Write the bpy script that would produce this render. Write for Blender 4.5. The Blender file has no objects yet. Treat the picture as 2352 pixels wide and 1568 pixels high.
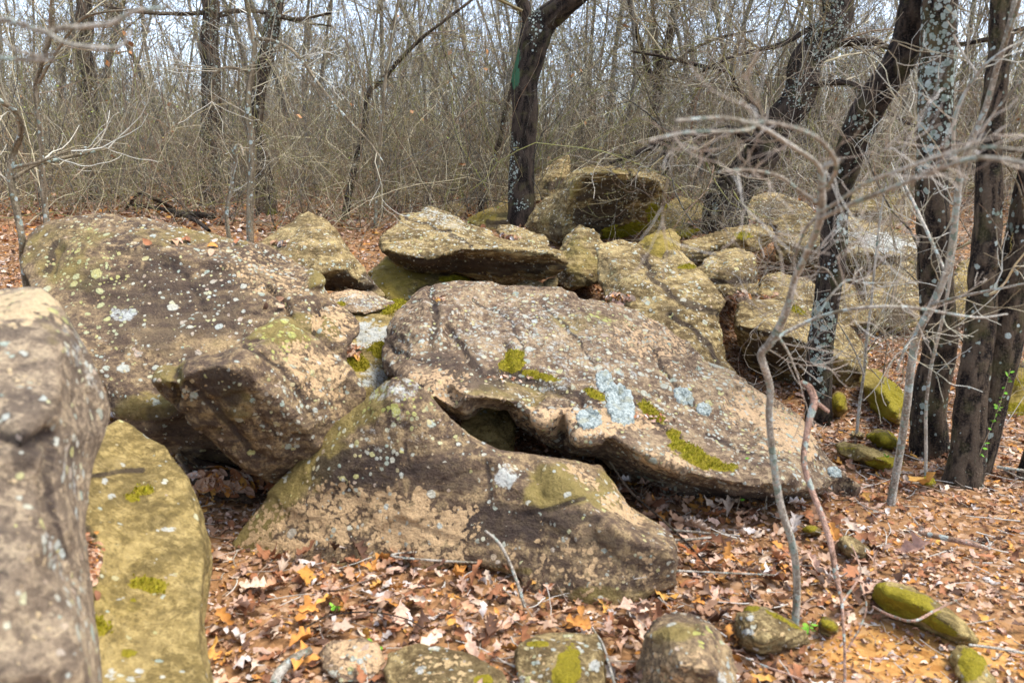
import bpy, math, random
import numpy as np
from mathutils import Vector, geometry
from mathutils.bvhtree import BVHTree
S = bpy.context.scene
COL = S.collection
# ---------------- camera, sky, sun, exposure ----------------
FOC = 1829.3; PITCH = math.radians(13.0); CAMZ = 1.6
cam_d = bpy.data.cameras.new("camera"); cam = bpy.data.objects.new("camera", cam_d); COL.objects.link(cam)
cam.location = (0, 0, CAMZ); cam.rotation_euler = (math.radians(90) - PITCH, 0, 0)
cam_d.lens = 28; cam_d.sensor_width = 36; cam_d.clip_start = 0.05; cam_d.clip_end = 1000
cam_d.dof.use_dof = True; cam_d.dof.focus_distance = 7.0; cam_d.dof.aperture_fstop = 3.2
S.camera = cam
SUN_EL, SUN_AZ = math.radians(64), math.radians(95)     # high, through thin cloud, from beyond the wood at the right
w = bpy.data.worlds.new("World"); S.world = w; w.use_nodes = True
nt = w.node_tree; bg = nt.nodes["Background"]
sky = nt.nodes.new("ShaderNodeTexSky"); sky.sky_type = 'NISHITA'; sky.sun_disc = False
sky.sun_elevation = SUN_EL; sky.sun_rotation = SUN_AZ; sky.air_density = 0.7; sky.dust_density = 1.2; sky.ozone_density = 1.0
hs = nt.nodes.new("ShaderNodeHueSaturation"); hs.inputs['Saturation'].default_value = 0.75
nt.links.new(sky.outputs[0], hs.inputs['Color']); nt.links.new(hs.outputs[0], bg.inputs[0]); bg.inputs[1].default_value = 0.135
sd = bpy.data.lights.new("sun", 'SUN'); sun = bpy.data.objects.new("sun", sd); COL.objects.link(sun)
sd.energy = 1.15; sd.angle = math.radians(26); sd.color = (1, 0.97, 0.91)
sdir = Vector((math.sin(SUN_AZ) * math.cos(SUN_EL), math.cos(SUN_AZ) * math.cos(SUN_EL), math.sin(SUN_EL)))
sun.rotation_euler = (-sdir).to_track_quat('-Z', 'Y').to_euler()
S.view_settings.view_transform = 'Standard'; S.view_settings.look = 'None'; S.view_settings.gamma = 1
S.view_settings.exposure = 2.12
S.cycles.max_bounces = 6; S.cycles.diffuse_bounces = 4

# ---------------- helpers ----------------
def P(px, py, d):
    """the point seen at (px, py) that stands d metres ahead of the camera"""
    cx = (px - 1176) / FOC; cy = (784 - py) / FOC
    y = math.cos(PITCH) + cy * math.sin(PITCH); z = -math.sin(PITCH) + cy * math.cos(PITCH)
    s = d / y
    return np.array([cx * s, d, CAMZ + z * s])
def proj(V):
    x = V[:, 0]; y = V[:, 1]; z = V[:, 2] - CAMZ
    f = y * math.cos(PITCH) - z * math.sin(PITCH); u = y * math.sin(PITCH) + z * math.cos(PITCH)
    f = np.maximum(f, 1e-3)
    return 1176 + FOC * x / f, 784 - FOC * u / f
def mk(name, V, F, mat=None, parent=None, smooth=True, origin=None, attrs=None, label=None):
    V = np.asarray(V, np.float32).copy(); F = np.asarray(F, np.int32)
    if origin is not None: V -= np.asarray(origin, np.float32)
    me = bpy.data.meshes.new(name)
    me.vertices.add(len(V)); me.vertices.foreach_set('co', V.ravel())
    n, k = F.shape
    me.loops.add(n * k); me.loops.foreach_set('vertex_index', F.ravel())
    me.polygons.add(n); me.polygons.foreach_set('loop_start', np.arange(n, dtype=np.int32) * k)
    me.update(calc_edges=True)
    me.polygons.foreach_set('use_smooth', np.full(n, smooth))
    for an, (ty, arr) in (attrs or {}).items():
        a = me.attributes.new(an, ty, 'POINT')
        a.data.foreach_set('color' if ty == 'FLOAT_COLOR' else 'value', np.asarray(arr, np.float32).ravel())
    if mat: me.materials.append(mat)
    o = bpy.data.objects.new(name, me); COL.objects.link(o)
    if origin is not None: o.location = origin
    if parent is not None:
        o.parent = parent
        if origin is not None: o.location = np.asarray(origin) - np.asarray(parent.location)
        else: o.location = -np.asarray(parent.location)
    if label: o['label'] = label
    return o
def tag(o, label=None, cat=None, group=None, kind=None):
    for k, v in (('label', label), ('category', cat), ('group', group), ('kind', kind)):
        if v: o[k] = v
    return o
def empty(name, loc, label, cat, group=None):
    o = bpy.data.objects.new(name, None); COL.objects.link(o); o.location = tuple(float(c) for c in loc); o.empty_display_size = .1
    return tag(o, label, cat, group)
# vectorised gradient noise
_r = np.random.RandomState(7)
_perm = _r.permutation(256); _perm = np.concatenate([_perm, _perm, _perm])
_g = _r.normal(size=(256, 3)); _g /= np.linalg.norm(_g, axis=1)[:, None]
def perlin(p):
    p = np.asarray(p, np.float64); i = np.floor(p).astype(np.int64); f = p - i; i &= 255
    u = f * f * f * (f * (f * 6 - 15) + 10)
    r = 0
    for dx in (0, 1):
        for dy in (0, 1):
            for dz in (0, 1):
                h = _perm[(_perm[(_perm[(i[:, 0] + dx) & 255] + i[:, 1] + dy) & 255] + i[:, 2] + dz) & 255]
                g = _g[h]; d = g[:, 0] * (f[:, 0] - dx) + g[:, 1] * (f[:, 1] - dy) + g[:, 2] * (f[:, 2] - dz)
                wt = (u[:, 0] if dx else 1 - u[:, 0]) * (u[:, 1] if dy else 1 - u[:, 1]) * (u[:, 2] if dz else 1 - u[:, 2])
                r = r + wt * d
    return r * 1.5
def fbm(p, o=4, g=.5):
    r = 0; a = 1
    for k in range(o): r = r + a * perlin(np.asarray(p) * 2 ** k + 17.3 * k); a *= g
    return r
def ridged(p, o=3):
    r = 0; a = 1
    for k in range(o): r = r + a * (1 - 2 * np.abs(perlin(np.asarray(p) * 2 ** k + 9.1 * k))); a *= .5
    return r
def sst(x, a, b):
    t = np.clip((x - a) / (b - a), 0, 1); return t * t * (3 - 2 * t)
def smooth_poly(pts, n):
    """Catmull-Rom through rows of pts (any width), n samples in all"""
    pts = np.asarray(pts, float); q = np.vstack([2 * pts[0] - pts[1], pts, 2 * pts[-1] - pts[-2]])
    m = len(pts) - 1; t = np.linspace(0, m - 1e-6, n); i = t.astype(int); f = (t - i)[:, None]
    a, b, c, d = q[i], q[i + 1], q[i + 2], q[i + 3]
    return .5 * (2 * b + (c - a) * f + (2 * a - 5 * b + 4 * c - d) * f ** 2 + (3 * b - a - 3 * c + d) * f ** 3)

# ---------------- node materials ----------------
class NB:
    def __init__(s, name, rough=.9, spec=.25):
        s.mat = bpy.data.materials.new(name); s.mat.use_nodes = True; s.t = s.mat.node_tree
        s.bsdf = s.t.nodes['Principled BSDF']; s.bsdf.inputs['Roughness'].default_value = rough
        s.bsdf.inputs['Specular IOR Level'].default_value = spec
    def new(s, ty, **k):
        n = s.t.nodes.new(ty)
        for a, b in k.items(): setattr(n, a, b)
        return n
    def put(s, sock, v):
        if isinstance(v, bpy.types.NodeSocket): s.t.links.new(v, sock)
        elif isinstance(v, (tuple, list)): sock.default_value = tuple(v) + (1,) * (len(sock.default_value) - len(v))
        elif v is not None: sock.default_value = v
    def m(s, op, a, b=None, c=None, clamp=False):
        n = s.new('ShaderNodeMath', operation=op, use_clamp=clamp)
        for i, v in enumerate((a, b, c)):
            if v is not None: s.put(n.inputs[i], v)
        return n.outputs[0]
    def vm(s, op, a, b=None, scale=None):
        n = s.new('ShaderNodeVectorMath', operation=op); s.put(n.inputs[0], a)
        if b is not None: s.put(n.inputs[1], b)
        if scale is not None: s.put(n.inputs['Scale'], scale)
        return n.outputs[0]
    def mix(s, f, a, b, mode='MIX'):
        n = s.new('ShaderNodeMix', data_type='RGBA', blend_type=mode); n.clamp_factor = True
        s.put(n.inputs[0], f); s.put(n.inputs[6], a); s.put(n.inputs[7], b); return n.outputs[2]
    def noise(s, v, sc, det=3, rough=.5, dist=0):
        n = s.new('ShaderNodeTexNoise'); s.put(n.inputs['Vector'], v); n.inputs['Scale'].default_value = sc
        n.inputs['Detail'].default_value = det; n.inputs['Roughness'].default_value = rough; n.inputs['Distortion'].default_value = dist
        return n.outputs[0], n.outputs[1]
    def vor(s, v, sc, rnd=1):
        n = s.new('ShaderNodeTexVoronoi'); s.put(n.inputs['Vector'], v); n.inputs['Scale'].default_value = sc
        n.inputs['Randomness'].default_value = rnd; return n.outputs['Distance'], n.outputs['Color']
    def mr(s, x, a, b, c=0., d=1., smooth=True):
        n = s.new('ShaderNodeMapRange', interpolation_type='SMOOTHSTEP' if smooth else 'LINEAR')
        for i, v in enumerate((x, a, b, c, d)): s.put(n.inputs[i], v)
        return n.outputs[0]
    def sep(s, c):
        n = s.new('ShaderNodeSeparateColor'); s.put(n.inputs[0], c); return n.outputs[0], n.outputs[1], n.outputs[2]
    def attr(s, name):
        n = s.new('ShaderNodeAttribute', attribute_name=name); return n
    def ramp(s, x, stops):
        n = s.new('ShaderNodeValToRGB'); s.put(n.inputs[0], x); r = n.color_ramp
        while len(r.elements) < len(stops): r.elements.new(.5)
        for e, (p, c) in zip(r.elements, stops): e.position = p; e.color = tuple(c) + (1,)
        return n.outputs[0]
    def coord(s):
        return s.new('ShaderNodeTexCoord').outputs['Object']
    def bump(s, h, strength, dist):
        n = s.new('ShaderNodeBump'); s.put(n.inputs['Height'], h); n.inputs['Strength'].default_value = strength
        n.inputs['Distance'].default_value = dist; s.t.links.new(n.outputs[0], s.bsdf.inputs['Normal'])
    def done(s, col):
        s.put(s.bsdf.inputs['Base Color'], col); return s.mat

def rock_mat(name, dark, mid, light, olive, crust, crust_amt, spot_amt, olive_amt, strat=0.0):
    b = NB(name, .88, .2)
    oc = b.coord(); rnd = b.new('ShaderNodeObjectInfo').outputs['Random']
    off = b.m('MULTIPLY', rnd, 37.)
    cmb = b.new('ShaderNodeCombineXYZ'); b.put(cmb.inputs[0], off); b.put(cmb.inputs[1], off); b.put(cmb.inputs[2], off)
    p = b.vm('ADD', oc, cmb.outputs[0])
    pa, pb = b.attr('pa'), b.attr('pb')
    moss, pale, tan = b.sep(pa.outputs['Color']); oli, drk, yel = b.sep(pb.outputs['Color'])
    n0, _ = b.noise(p, 1.7, 4, .55, .4)
    n1, c1 = b.noise(p, 6., 7, .65, .3)
    n2, _ = b.noise(p, 26., 6, .7)
    n3, c3 = b.noise(p, 95., 4, .7)
    pd = b.vm('ADD', p, b.vm('SCALE', b.vm('SUBTRACT', c1, (.5, .5, .5)), scale=.045))
    pd = b.vm('ADD', pd, b.vm('SCALE', b.vm('SUBTRACT', c3, (.5, .5, .5)), scale=.006))
    # body
    x = b.m('ADD', b.m('MULTIPLY', n0, .45), b.m('MULTIPLY', n1, .55))
    col = b.ramp(x, [(.36, dark), (.52, mid), (.66, light)])
    col = b.mix(b.mr(n2, .48, .60, 0, .75), col, light)
    col = b.mix(b.mr(n2, .50, .38, 0, .6), col, dark); col = b.mix(b.mr(n3, .52, .36, 0, .6), col, tuple(x * .7 for x in dark))
    # weathering bands follow the bedding
    if strat:
        st = b.new('ShaderNodeMapping'); st.inputs['Rotation'].default_value = (.35, .2, 0); st.inputs['Scale'].default_value = (1.2, 1.2, 14)
        b.put(st.inputs[0], pd); ns, _ = b.noise(st.outputs[0], 2., 5, .6)
        col = b.mix(b.mr(ns, .45, .62, 0, strat), col, dark)
        col = b.mix(b.mr(ns, .5, .34, 0, strat * .7), col, light)
    else: ns = n1
    # algae / olive
    om = b.mr(b.m('ADD', b.m('ADD', b.m('MULTIPLY', n1, .6), b.m('MULTIPLY', n0, .5)), b.m('ADD', b.m('MULTIPLY', oli, .38), olive_amt - .5)), .3, .56)
    col = b.mix(b.m('MULTIPLY', om, .75), col, olive)
    dm = b.mr(b.m('ADD', b.m('MULTIPLY', n2, .5), b.m('MULTIPLY', drk, .7)), .5, .85)  # dark patches; those under lips and overhangs put shade into the colour
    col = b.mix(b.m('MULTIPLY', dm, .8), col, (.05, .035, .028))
    # crustose tan growth: sharp-edged map-like patches
    cn, _ = b.noise(pd, 20., 8, .7)
    vd, vc = b.vor(pd, 48.); 
    cv = b.m('ADD', b.m('SUBTRACT', cn, b.m('MULTIPLY', vd, .35)), b.m('MULTIPLY', tan, .30))
    cm = b.mr(b.m('ADD', cv, crust_amt - .5), .05, .09)
    ccol = b.mix(b.mr(n3, .35, .65), crust, tuple(min(1, c * 1.35) for c in crust))
    col = b.mix(b.m('MULTIPLY', cm, .85), col, ccol)
    # lichen spots in three sizes
    hgt = b.m('MULTIPLY', cm, .25)
    gate_n, _ = b.noise(p, 3.4, 5, .65, .5)
    for sc, rmax, dens, k in ((9., .24, .34, 1.), (19., .33, .42, 1.), (46., .44, .6, .9)):
        d, c = b.vor(pd, sc); r, g, bl = b.sep(c)
        rad = b.m('MULTIPLY', b.m('ADD', b.m('POWER', r, 1.6), .3), rmax)
        d2 = b.m('ADD', d, b.m('MULTIPLY', b.m('SUBTRACT', n3, .5), .22))
        den = b.m('ADD', b.m('MULTIPLY', b.mr(gate_n, .40, .62, .12, 1.15), .75 * dens * spot_amt), b.m('MULTIPLY', pale, .65))
        msk = b.m('MULTIPLY', b.mr(b.m('SUBTRACT', rad, d2), 0., .05), b.m('LESS_THAN', g, den))
        sc_col = b.ramp(bl, [(0, (.52, .55, .48)), (.3, (.64, .60, .46)), (.5, (.40, .48, .38)), (.66, (.60, .44, .32)), (.82, (.62, .57, .22)), (1, (.72, .69, .57))])
        sc_col = b.mix(b.m('MULTIPLY', yel, b.mr(r, .1, .4)), sc_col, (.52, .50, .13))
        sc_col = b.mix(b.mr(n3, .3, .62, .35, 0.), sc_col, (.2, .2, .15))
        col = b.mix(b.m('MULTIPLY', msk, .92), col, sc_col); hgt = b.m('ADD', hgt, b.m('MULTIPLY', msk, .25))
    # wide pale growth where painted dense
    pm = b.mr(b.m('ADD', b.m('MULTIPLY', pale, .5), b.m('ADD', b.m('MULTIPLY', cn, .6), b.m('MULTIPLY', n3, .3))), .88, 1.0)
    col = b.mix(b.m('MULTIPLY', pm, .8), col, b.mix(n2, (.50, .52, .46), (.66, .66, .60)))
    # moss
    mm = b.mr(b.m('ADD', moss, b.m('MULTIPLY', b.m('SUBTRACT', b.m('ADD', n2, n3), 1.), .9)), .42, .56)
    col = b.mix(mm, col, b.mix(n3, (.15, .125, .01), (.41, .32, .02)))
    h = b.m('ADD', b.m('MULTIPLY', n2, .9), b.m('MULTIPLY', n3, .5)); h = b.m('ADD', h, hgt)
    h = b.m('ADD', h, b.m('MULTIPLY', n1, 1.2))
    h = b.m('ADD', h, b.m('MULTIPLY', ns, strat * 2.))
    b.bump(h, 1., .03)
    return b.done(col)
OL = (.27, .205, .055)
MAT_P = rock_mat("brown_sandstone", (0.077, 0.050, 0.034), (0.206, 0.135, 0.079), (0.484, 0.340, 0.168), OL, (0.546, 0.365, 0.190), .03, 1.05, .16, .35)
MAT_T = rock_mat("tan_sandstone", (0.108, 0.070, 0.028), (0.294, 0.205, 0.084), (0.587, 0.440, 0.198), OL, (0.577, 0.400, 0.194), -.04, 1.2, .05, .65)
MAT_O = rock_mat("olive_sandstone", (0.134, 0.095, 0.032), (0.340, 0.240, 0.077), (0.546, 0.400, 0.154), (0.299, 0.220, 0.031), (0.515, 0.340, 0.123), -.2, .35, .10, .6)
MAT_M = rock_mat("warm_brown_sandstone", (0.088, 0.055, 0.037), (0.258, 0.172, 0.104), (0.546, 0.395, 0.220), OL, (0.577, 0.386, 0.210), .06, 1.9, .06, .3)
MAT_N = rock_mat("grey_mauve_sandstone", (0.124, 0.090, 0.063), (0.319, 0.235, 0.150), (0.567, 0.430, 0.264), OL, (0.556, 0.410, 0.229), .0, 1.1, .06, .2)
def moss_mat():
    b = NB("moss", .95, .1); n, _ = b.noise(b.coord(), 60., 3); a = b.attr('Col')
    return b.done(b.mix(n, a.outputs['Color'], (.30, .27, .02), 'MIX'))
MAT_MOSS = moss_mat()
def lichen_mat():
    b = NB("pale_lichen", .9, .15); c = b.coord(); n, _ = b.noise(c, 70., 5, .7); n2, _ = b.noise(c, 22., 4)
    col = b.mix(b.mr(n, .35, .62), (.22, .27, .25), (.62, .67, .61)); col = b.mix(b.mr(n2, .52, .68, 0, .6), col, (.45, .42, .26))
    b.bump(n, 1., .03); return b.done(col)
MAT_LICH = lichen_mat()

# ---------------- ground ----------------
def ground_z(X, Y):
    X = np.asarray(X, float); Y = np.asarray(Y, float)
    k = X / np.maximum(Y, 1.); st = 4.6 + 2.9 * sst(k, .22, .42)
    z = .85 * sst(Y, st, st + 4.4) + .012 * np.clip(Y - 9, 0, 60)
    p = np.stack([X, Y, 0 * X], -1).reshape(-1, 3)
    z = z + (.05 * perlin(p * .8 + 3.3) + .02 * perlin(p * 2.7)).reshape(X.shape) * sst(Y, 1, 3)
    z = z + 1.5 * sst(Y, 40, 110)
    return z
def build_ground():
    n = 420; u = np.linspace(-1, 1, n); X = np.sinh(u * 4.2) / np.sinh(4.2) * 130
    v = np.linspace(0, 1, n); Y = -6 + 2 * v * 8 + (np.sinh(v * 4.6) / np.sinh(4.6)) * 150
    XX, YY = np.meshgrid(X, Y); Z = ground_z(XX, YY)
    V = np.stack([XX, YY, Z], -1).reshape(-1, 3)
    V[:, 2] += .008 * perlin(V * 14) + .006 * perlin(V * 31)
    i = np.arange(n * n).reshape(n, n); F = np.stack([i[:-1, :-1], i[:-1, 1:], i[1:, 1:], i[1:, :-1]], -1).reshape(-1, 4)
    b = NB("soil_and_crumbled_leaves", .95, .1); c = b.coord()
    n0, _ = b.noise(c, .9, 4); n1, _ = b.noise(c, 9., 6, .7); d, vc = b.vor(c, 38.); r, g, bl = b.sep(vc)
    col = b.ramp(r, [(0, (.05, .028, .015)), (.3, (.16, .08, .035)), (.55, (.30, .15, .06)), (.8, (.42, .25, .13)), (1, (.5, .36, .25))])
    soil = b.mix(n1, (.13, .065, .03), (.38, .20, .08))
    col = b.mix(b.mr(b.m('ADD', b.m('MULTIPLY', n0, .5), b.m('MULTIPLY', n1, .5)), .45, .6, .25, .9), col, soil)
    gp = b.attr('pa'); pr_, _, _ = b.sep(gp.outputs['Color']); col = b.mix(b.mr(b.m('ADD', pr_, b.m('MULTIPLY', b.m('SUBTRACT', n1, .5), .8)), .3, .7, 0, .85), col, b.mix(r, (.34, .15, .035), (.55, .30, .09)))
    b.bump(b.m('ADD', n1, b.m('MULTIPLY', r, .6)), 1., .02); b.done(col)
    q = P(2120, 1500, 2.35); pa = np.zeros((len(V), 4)); pa[:, 0] = np.exp(-(((V[:, 0] - q[0]) / .45) ** 2 + ((V[:, 1] - q[1]) / .2) ** 2))
    o = mk("ground", V, F, b.mat, attrs={'pa': ('FLOAT_COLOR', pa)}); tag(o, kind='structure', label='sloping woodland soil under the leaf litter')
build_ground()
# ---------------- boulders ----------------
def grid_smooth(V, F, it, lam=.5):
    E = np.vstack([F[:, [0, 1]], F[:, [1, 2]], F[:, [2, 3]], F[:, [3, 0]]])
    n = len(V); deg = np.bincount(E.ravel(), minlength=n)[:, None].astype(float)
    for _ in range(it):
        A = np.stack([np.bincount(np.concatenate([E[:, 0], E[:, 1]]), weights=np.concatenate([V[E[:, 1], k], V[E[:, 0], k]]), minlength=n) for k in range(3)], -1)
        V = V + lam * (A / np.maximum(deg, 1) - V)
    return V
def vnormals(V, F):
    a = V[F[:, 2]] - V[F[:, 0]]; b = V[F[:, 3]] - V[F[:, 1]]; fn = np.cross(a, b)
    N = np.zeros_like(V)
    for k in range(4):
        for c in range(3): N[:, c] += np.bincount(F[:, k], weights=fn[:, c], minlength=len(V))
    return N / np.maximum(np.linalg.norm(N, axis=1)[:, None], 1e-9)
def remesh(V, F, vox):
    me = bpy.data.meshes.new("t"); me.from_pydata([tuple(v) for v in V], [], F); me.update()
    o = bpy.data.objects.new("t", me); COL.objects.link(o)
    md = o.modifiers.new("r", 'REMESH'); md.mode = 'VOXEL'; md.voxel_size = vox; md.adaptivity = 0
    dg = bpy.context.evaluated_depsgraph_get(); ev = o.evaluated_get(dg); m2 = ev.to_mesh()
    n = len(m2.vertices); co = np.zeros(n * 3, np.float32); m2.vertices.foreach_get('co', co)
    k = len(m2.polygons); lv = np.zeros(len(m2.loops), np.int32); m2.loops.foreach_get('vertex_index', lv)
    ls = np.zeros(k, np.int32); lt = np.zeros(k, np.int32)
    m2.polygons.foreach_get('loop_start', ls); m2.polygons.foreach_get('loop_total', lt)
    q = ls[lt == 4]; F2 = np.stack([lv[q + j] for j in range(4)], -1)
    t = ls[lt == 3]
    if len(t): F2 = np.vstack([F2, np.stack([lv[t], lv[t + 1], lv[t + 2], lv[t + 2]], -1)])
    ev.to_mesh_clear(); bpy.data.objects.remove(o); bpy.data.meshes.remove(me)
    return co.reshape(-1, 3).astype(float), F2
def poly_dist(px, py, pts):
    d = np.full(len(px), 1e9)
    for (x0, y0), (x1, y1) in zip(pts[:-1], pts[1:]):
        vx, vy = x1 - x0, y1 - y0; t = np.clip(((px - x0) * vx + (py - y0) * vy) / (vx * vx + vy * vy + 1e-9), 0, 1)
        d = np.minimum(d, np.hypot(px - x0 - t * vx, py - y0 - t * vy))
    return d
ROCKS = {}
def zdep(px, py, z):
    d = 3.
    for _ in range(12):
        X = P(px, py, d); g = float(ground_z(X[0], X[1])) + z; t = (CAMZ - X[2]) / d; d = .5 * d + .5 * (CAMZ - g) / t
    return (px, py, d)
def facets(q, cell, tilt, rs):
    lo, hi = q.min(0) - cell, q.max(0) + cell
    n = int(np.clip(np.prod((hi - lo) / cell) * .9, 8, 260)); c = rs.uniform(lo, hi, (n, 3)); d = rs.normal(size=(n, 3)); d /= np.linalg.norm(d, axis=1)[:, None]
    h = np.zeros(len(q))
    for s in range(0, len(q), 20000):
        qq = q[s:s + 20000]; D = ((qq[:, None, :] - c[None]) ** 2).sum(2); o = np.argpartition(D, 1, axis=1)[:, :2]
        d0 = np.sqrt(np.take_along_axis(D, o, 1)); w = np.exp(-(d0 - d0.min(1)[:, None]) / (cell * .012)); w /= w.sum(1)[:, None]
        v = np.stack([((qq - c[o[:, k]]) * d[o[:, k]]).sum(1) for k in (0, 1)], 1)
        h[s:s + 20000] = (v * w).sum(1)
    return h * tilt
def moss_tufts(parent, V, N, w, seed, dens=1., n=None):
    """short upright moss blades rooted on the rock where w is high"""
    rs = np.random.RandomState(seed); idx = np.where(w > .55)[0]
    if len(idx) < 12: return
    n = int(min(n or 9000, len(idx) * 3 * dens))
    i = rs.choice(idx, n); p = V[i] + rs.normal(size=(n, 3)) * .006; nr = N[i] + rs.normal(size=(n, 3)) * .45 + np.array([0, 0, .3]); nr /= np.linalg.norm(nr, axis=1)[:, None]
    L = rs.uniform(.004, .009, n)[:, None]; a = np.cross(nr, rs.normal(size=(n, 3))); a /= np.linalg.norm(a, axis=1)[:, None]
    W = L * .45
    v = np.stack([p - a * W - nr * .004, p + a * W - nr * .004, p + nr * L + a * W * .3, p + nr * L * .8 - a * W * .7], 1).reshape(-1, 3)
    f = np.arange(4 * n).reshape(n, 4); g = rs.rand(n, 1) ** .8
    c = np.array([.09, .09, .008]) * (1 - g) + np.array([.43, .35, .025]) * g
    c = np.hstack([c, np.ones((n, 1))]).repeat(4, 0)
    mk("moss_cushion", v, f, MAT_MOSS, parent, smooth=False, attrs={'Col': ('FLOAT_COLOR', c)})
def rock(key, label, outline, inner, T=.6, mat=None, vox=.014, amp=1., seed=0, spl=(), cracks=(), bed=(.25, -.1, 1), strat=1., group=None, sm=1, cat='boulder', name='boulder', tufts=True, rear=.72, zmode=False, fac=.7):
    if zmode: tufts = False; outline = [zdep(*o) for o in outline]; inner = [zdep(*o) for o in inner]
    out = [tuple(o) for o in outline]; n = len(out)
    pts = [Vector((x, y)) for x, y, d in out] + [Vector((x, y)) for x, y, d in inner]
    dep = [d for *_, d in out] + [d for *_, d in inner]
    r = geometry.delaunay_2d_cdt(pts, [(i, (i + 1) % n) for i in range(n)], [], 1, 1e-4)
    v2, _, tris, ov = r[0], r[1], r[2], r[3]
    V = []; 
    for k, v in enumerate(v2):
        o = ov[k]
        V.append(P(v.x, v.y, dep[o[0]] if o else float(np.average(dep, weights=[1 / ((v - q).length_squared + 1e-6) for q in pts]))))
    inv = {}
    for k, o in enumerate(ov):
        for q in o: inv[q] = k
    ring = [inv[i] for i in range(n)]
    F = []
    for t in tris:
        a, b_, c = (v2[t[0]], v2[t[1]], v2[t[2]])
        s = (b_.x - a.x) * (c.y - a.y) - (b_.y - a.y) * (c.x - a.x)
        F.append(tuple(t) if s < 0 else tuple(reversed(t)))
    area = sum(out[i][0] * out[(i + 1) % n][1] - out[(i + 1) % n][0] * out[i][1] for i in range(n))
    if area < 0: ring = ring[::-1]; ro = out[::-1]
    else: ro = out
    cx = sum(o[0] for o in out) / n; cy = sum(o[1] for o in out) / n; dm = max(o[2] for o in out)
    prev = ring
    for sc, tt in ((.985, .18), ((.985 + rear) / 2, .6), (rear, 1.)):
        cur = []
        for (x, y, d) in ro:
            de = d + T * tt * .6 + (dm - d) * tt * .5
            V.append(P(cx + (x - cx) * sc, cy + (y - cy) * sc, de)); cur.append(len(V) - 1)
        for i in range(n):
            j = (i + 1) % n; F.append((prev[i], prev[j], cur[j], cur[i]))
        prev = cur
    c = np.mean([V[i] for i in prev], axis=0); V.append(c); ci = len(V) - 1
    for i in range(n): F.append((prev[i], prev[(i + 1) % n], ci))
    V = np.array(V)
    # size-aware voxel
    V, F = remesh(V, F, vox)
    V = grid_smooth(V, F, sm); N = vnormals(V, F)
    so = seed * 13.7
    q = V + so
    sz = min(1., float(np.ptp(V[:, 0])) / 1.2)
    bd = np.array(bed, float); bd /= np.linalg.norm(bd)
    h = .014 * sz * fbm(q * 2.6, 2) + .006 * sz * ridged(q * 7.5, 2)
    warp = fbm(q * 3., 2)
    s = (q @ bd) / .055 + 1.6 * warp; fr = s - np.floor(s)
    led = np.where(fr < .8, fr / .8, (1 - fr) / .2) - .5
    side = 1 - np.abs(N @ bd) ** 2
    gate = sst(perlin(q * 2.2 + 40), -.15, .35)
    h += strat * .020 * sz * led * side * (.3 + .7 * gate)
    s2 = (q @ bd) / .017 + 1.1 * fbm(q * 5., 2); h += strat * .0035 * np.sin(s2 * 6.28) * side
    h += .006 * fbm(q * 17, 2) + .004 * perlin(q * 48); pit = perlin(q * 26 + 3); h -= .003 * sst(pit, .3, .5)
    # chipped facets
    rs_ = np.random.RandomState(seed + 900); wq = V + .05 * np.stack([perlin(q * 3.1), perlin(q * 3.1 + 9), perlin(q * 3.1 + 21)], 1)
    ext = float(np.ptp(V[:, 0])) ; hf = np.clip(facets(wq, .12 + .11 * ext, .16, rs_), -.035, .022) * .8 + np.clip(facets(wq * [1, 1, 1.5], .045 + .035 * ext, .24, rs_), -.018, .010) * .8
    cell = perlin(q * 4.1 + 77); h += -.012 * sz * sst(cell, .26, .32)
    px, py = proj(V); tocam = np.array([0, 0, CAMZ]) - V; tocam /= np.linalg.norm(tocam, axis=1)[:, None]
    face = sst((N * tocam).sum(1), -.1, .15)
    hc = 0 * h
    for c in cracks:
        pts_, wd, dp = c; dd = poly_dist(px + 10 * perlin(q * 9), py + 10 * perlin(q * 9 + 5), pts_)
        hc -= dp * np.exp(-(dd / wd) ** 2) * face
    V = V + N * (h * amp + hc + hf * fac)[:, None]
    V = grid_smooth(V, F, 1, .15)
    N = vnormals(V, F); q = V + so
    pa = np.zeros((len(V), 4)); pb = np.zeros((len(V), 4)); pa[:, 3] = pb[:, 3] = 1
    px, py = proj(V); tocam = np.array([0, 0, CAMZ]) - V; tocam /= np.linalg.norm(tocam, axis=1)[:, None]
    face = sst((N * tocam).sum(1), -.25, .05)
    wob = fbm(q * 8, 3); CH = {'moss': (pa, 0), 'pale': (pa, 1), 'tan': (pa, 2), 'olive': (pb, 0), 'dark': (pb, 1), 'yel': (pb, 2)}
    mossr = np.zeros(len(V)); mlist = []
    for pts_, wd, dp in cracks:      # darker along the cracks
        pb[:, 1] = np.maximum(pb[:, 1], np.exp(-(poly_dist(px + 10 * perlin(q * 9), py + 10 * perlin(q * 9 + 5), pts_) / (wd * .9)) ** 2) * face * 1.1)
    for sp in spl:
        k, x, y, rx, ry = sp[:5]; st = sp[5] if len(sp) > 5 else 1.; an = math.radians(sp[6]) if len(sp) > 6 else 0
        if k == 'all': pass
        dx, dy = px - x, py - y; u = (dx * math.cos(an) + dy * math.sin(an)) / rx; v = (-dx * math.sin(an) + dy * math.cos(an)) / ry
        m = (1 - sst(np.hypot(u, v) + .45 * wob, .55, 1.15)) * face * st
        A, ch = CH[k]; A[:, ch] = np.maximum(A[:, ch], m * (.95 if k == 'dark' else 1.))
        if k == 'moss': mossr = np.maximum(mossr, m); mlist.append(m)
    V = V + N * (mossr * (.006 + .005 * perlin(q * 36)))[:, None]
    org = np.array([V[:, 0].mean(), V[:, 1].mean(), V[:, 2].min()])
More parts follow.
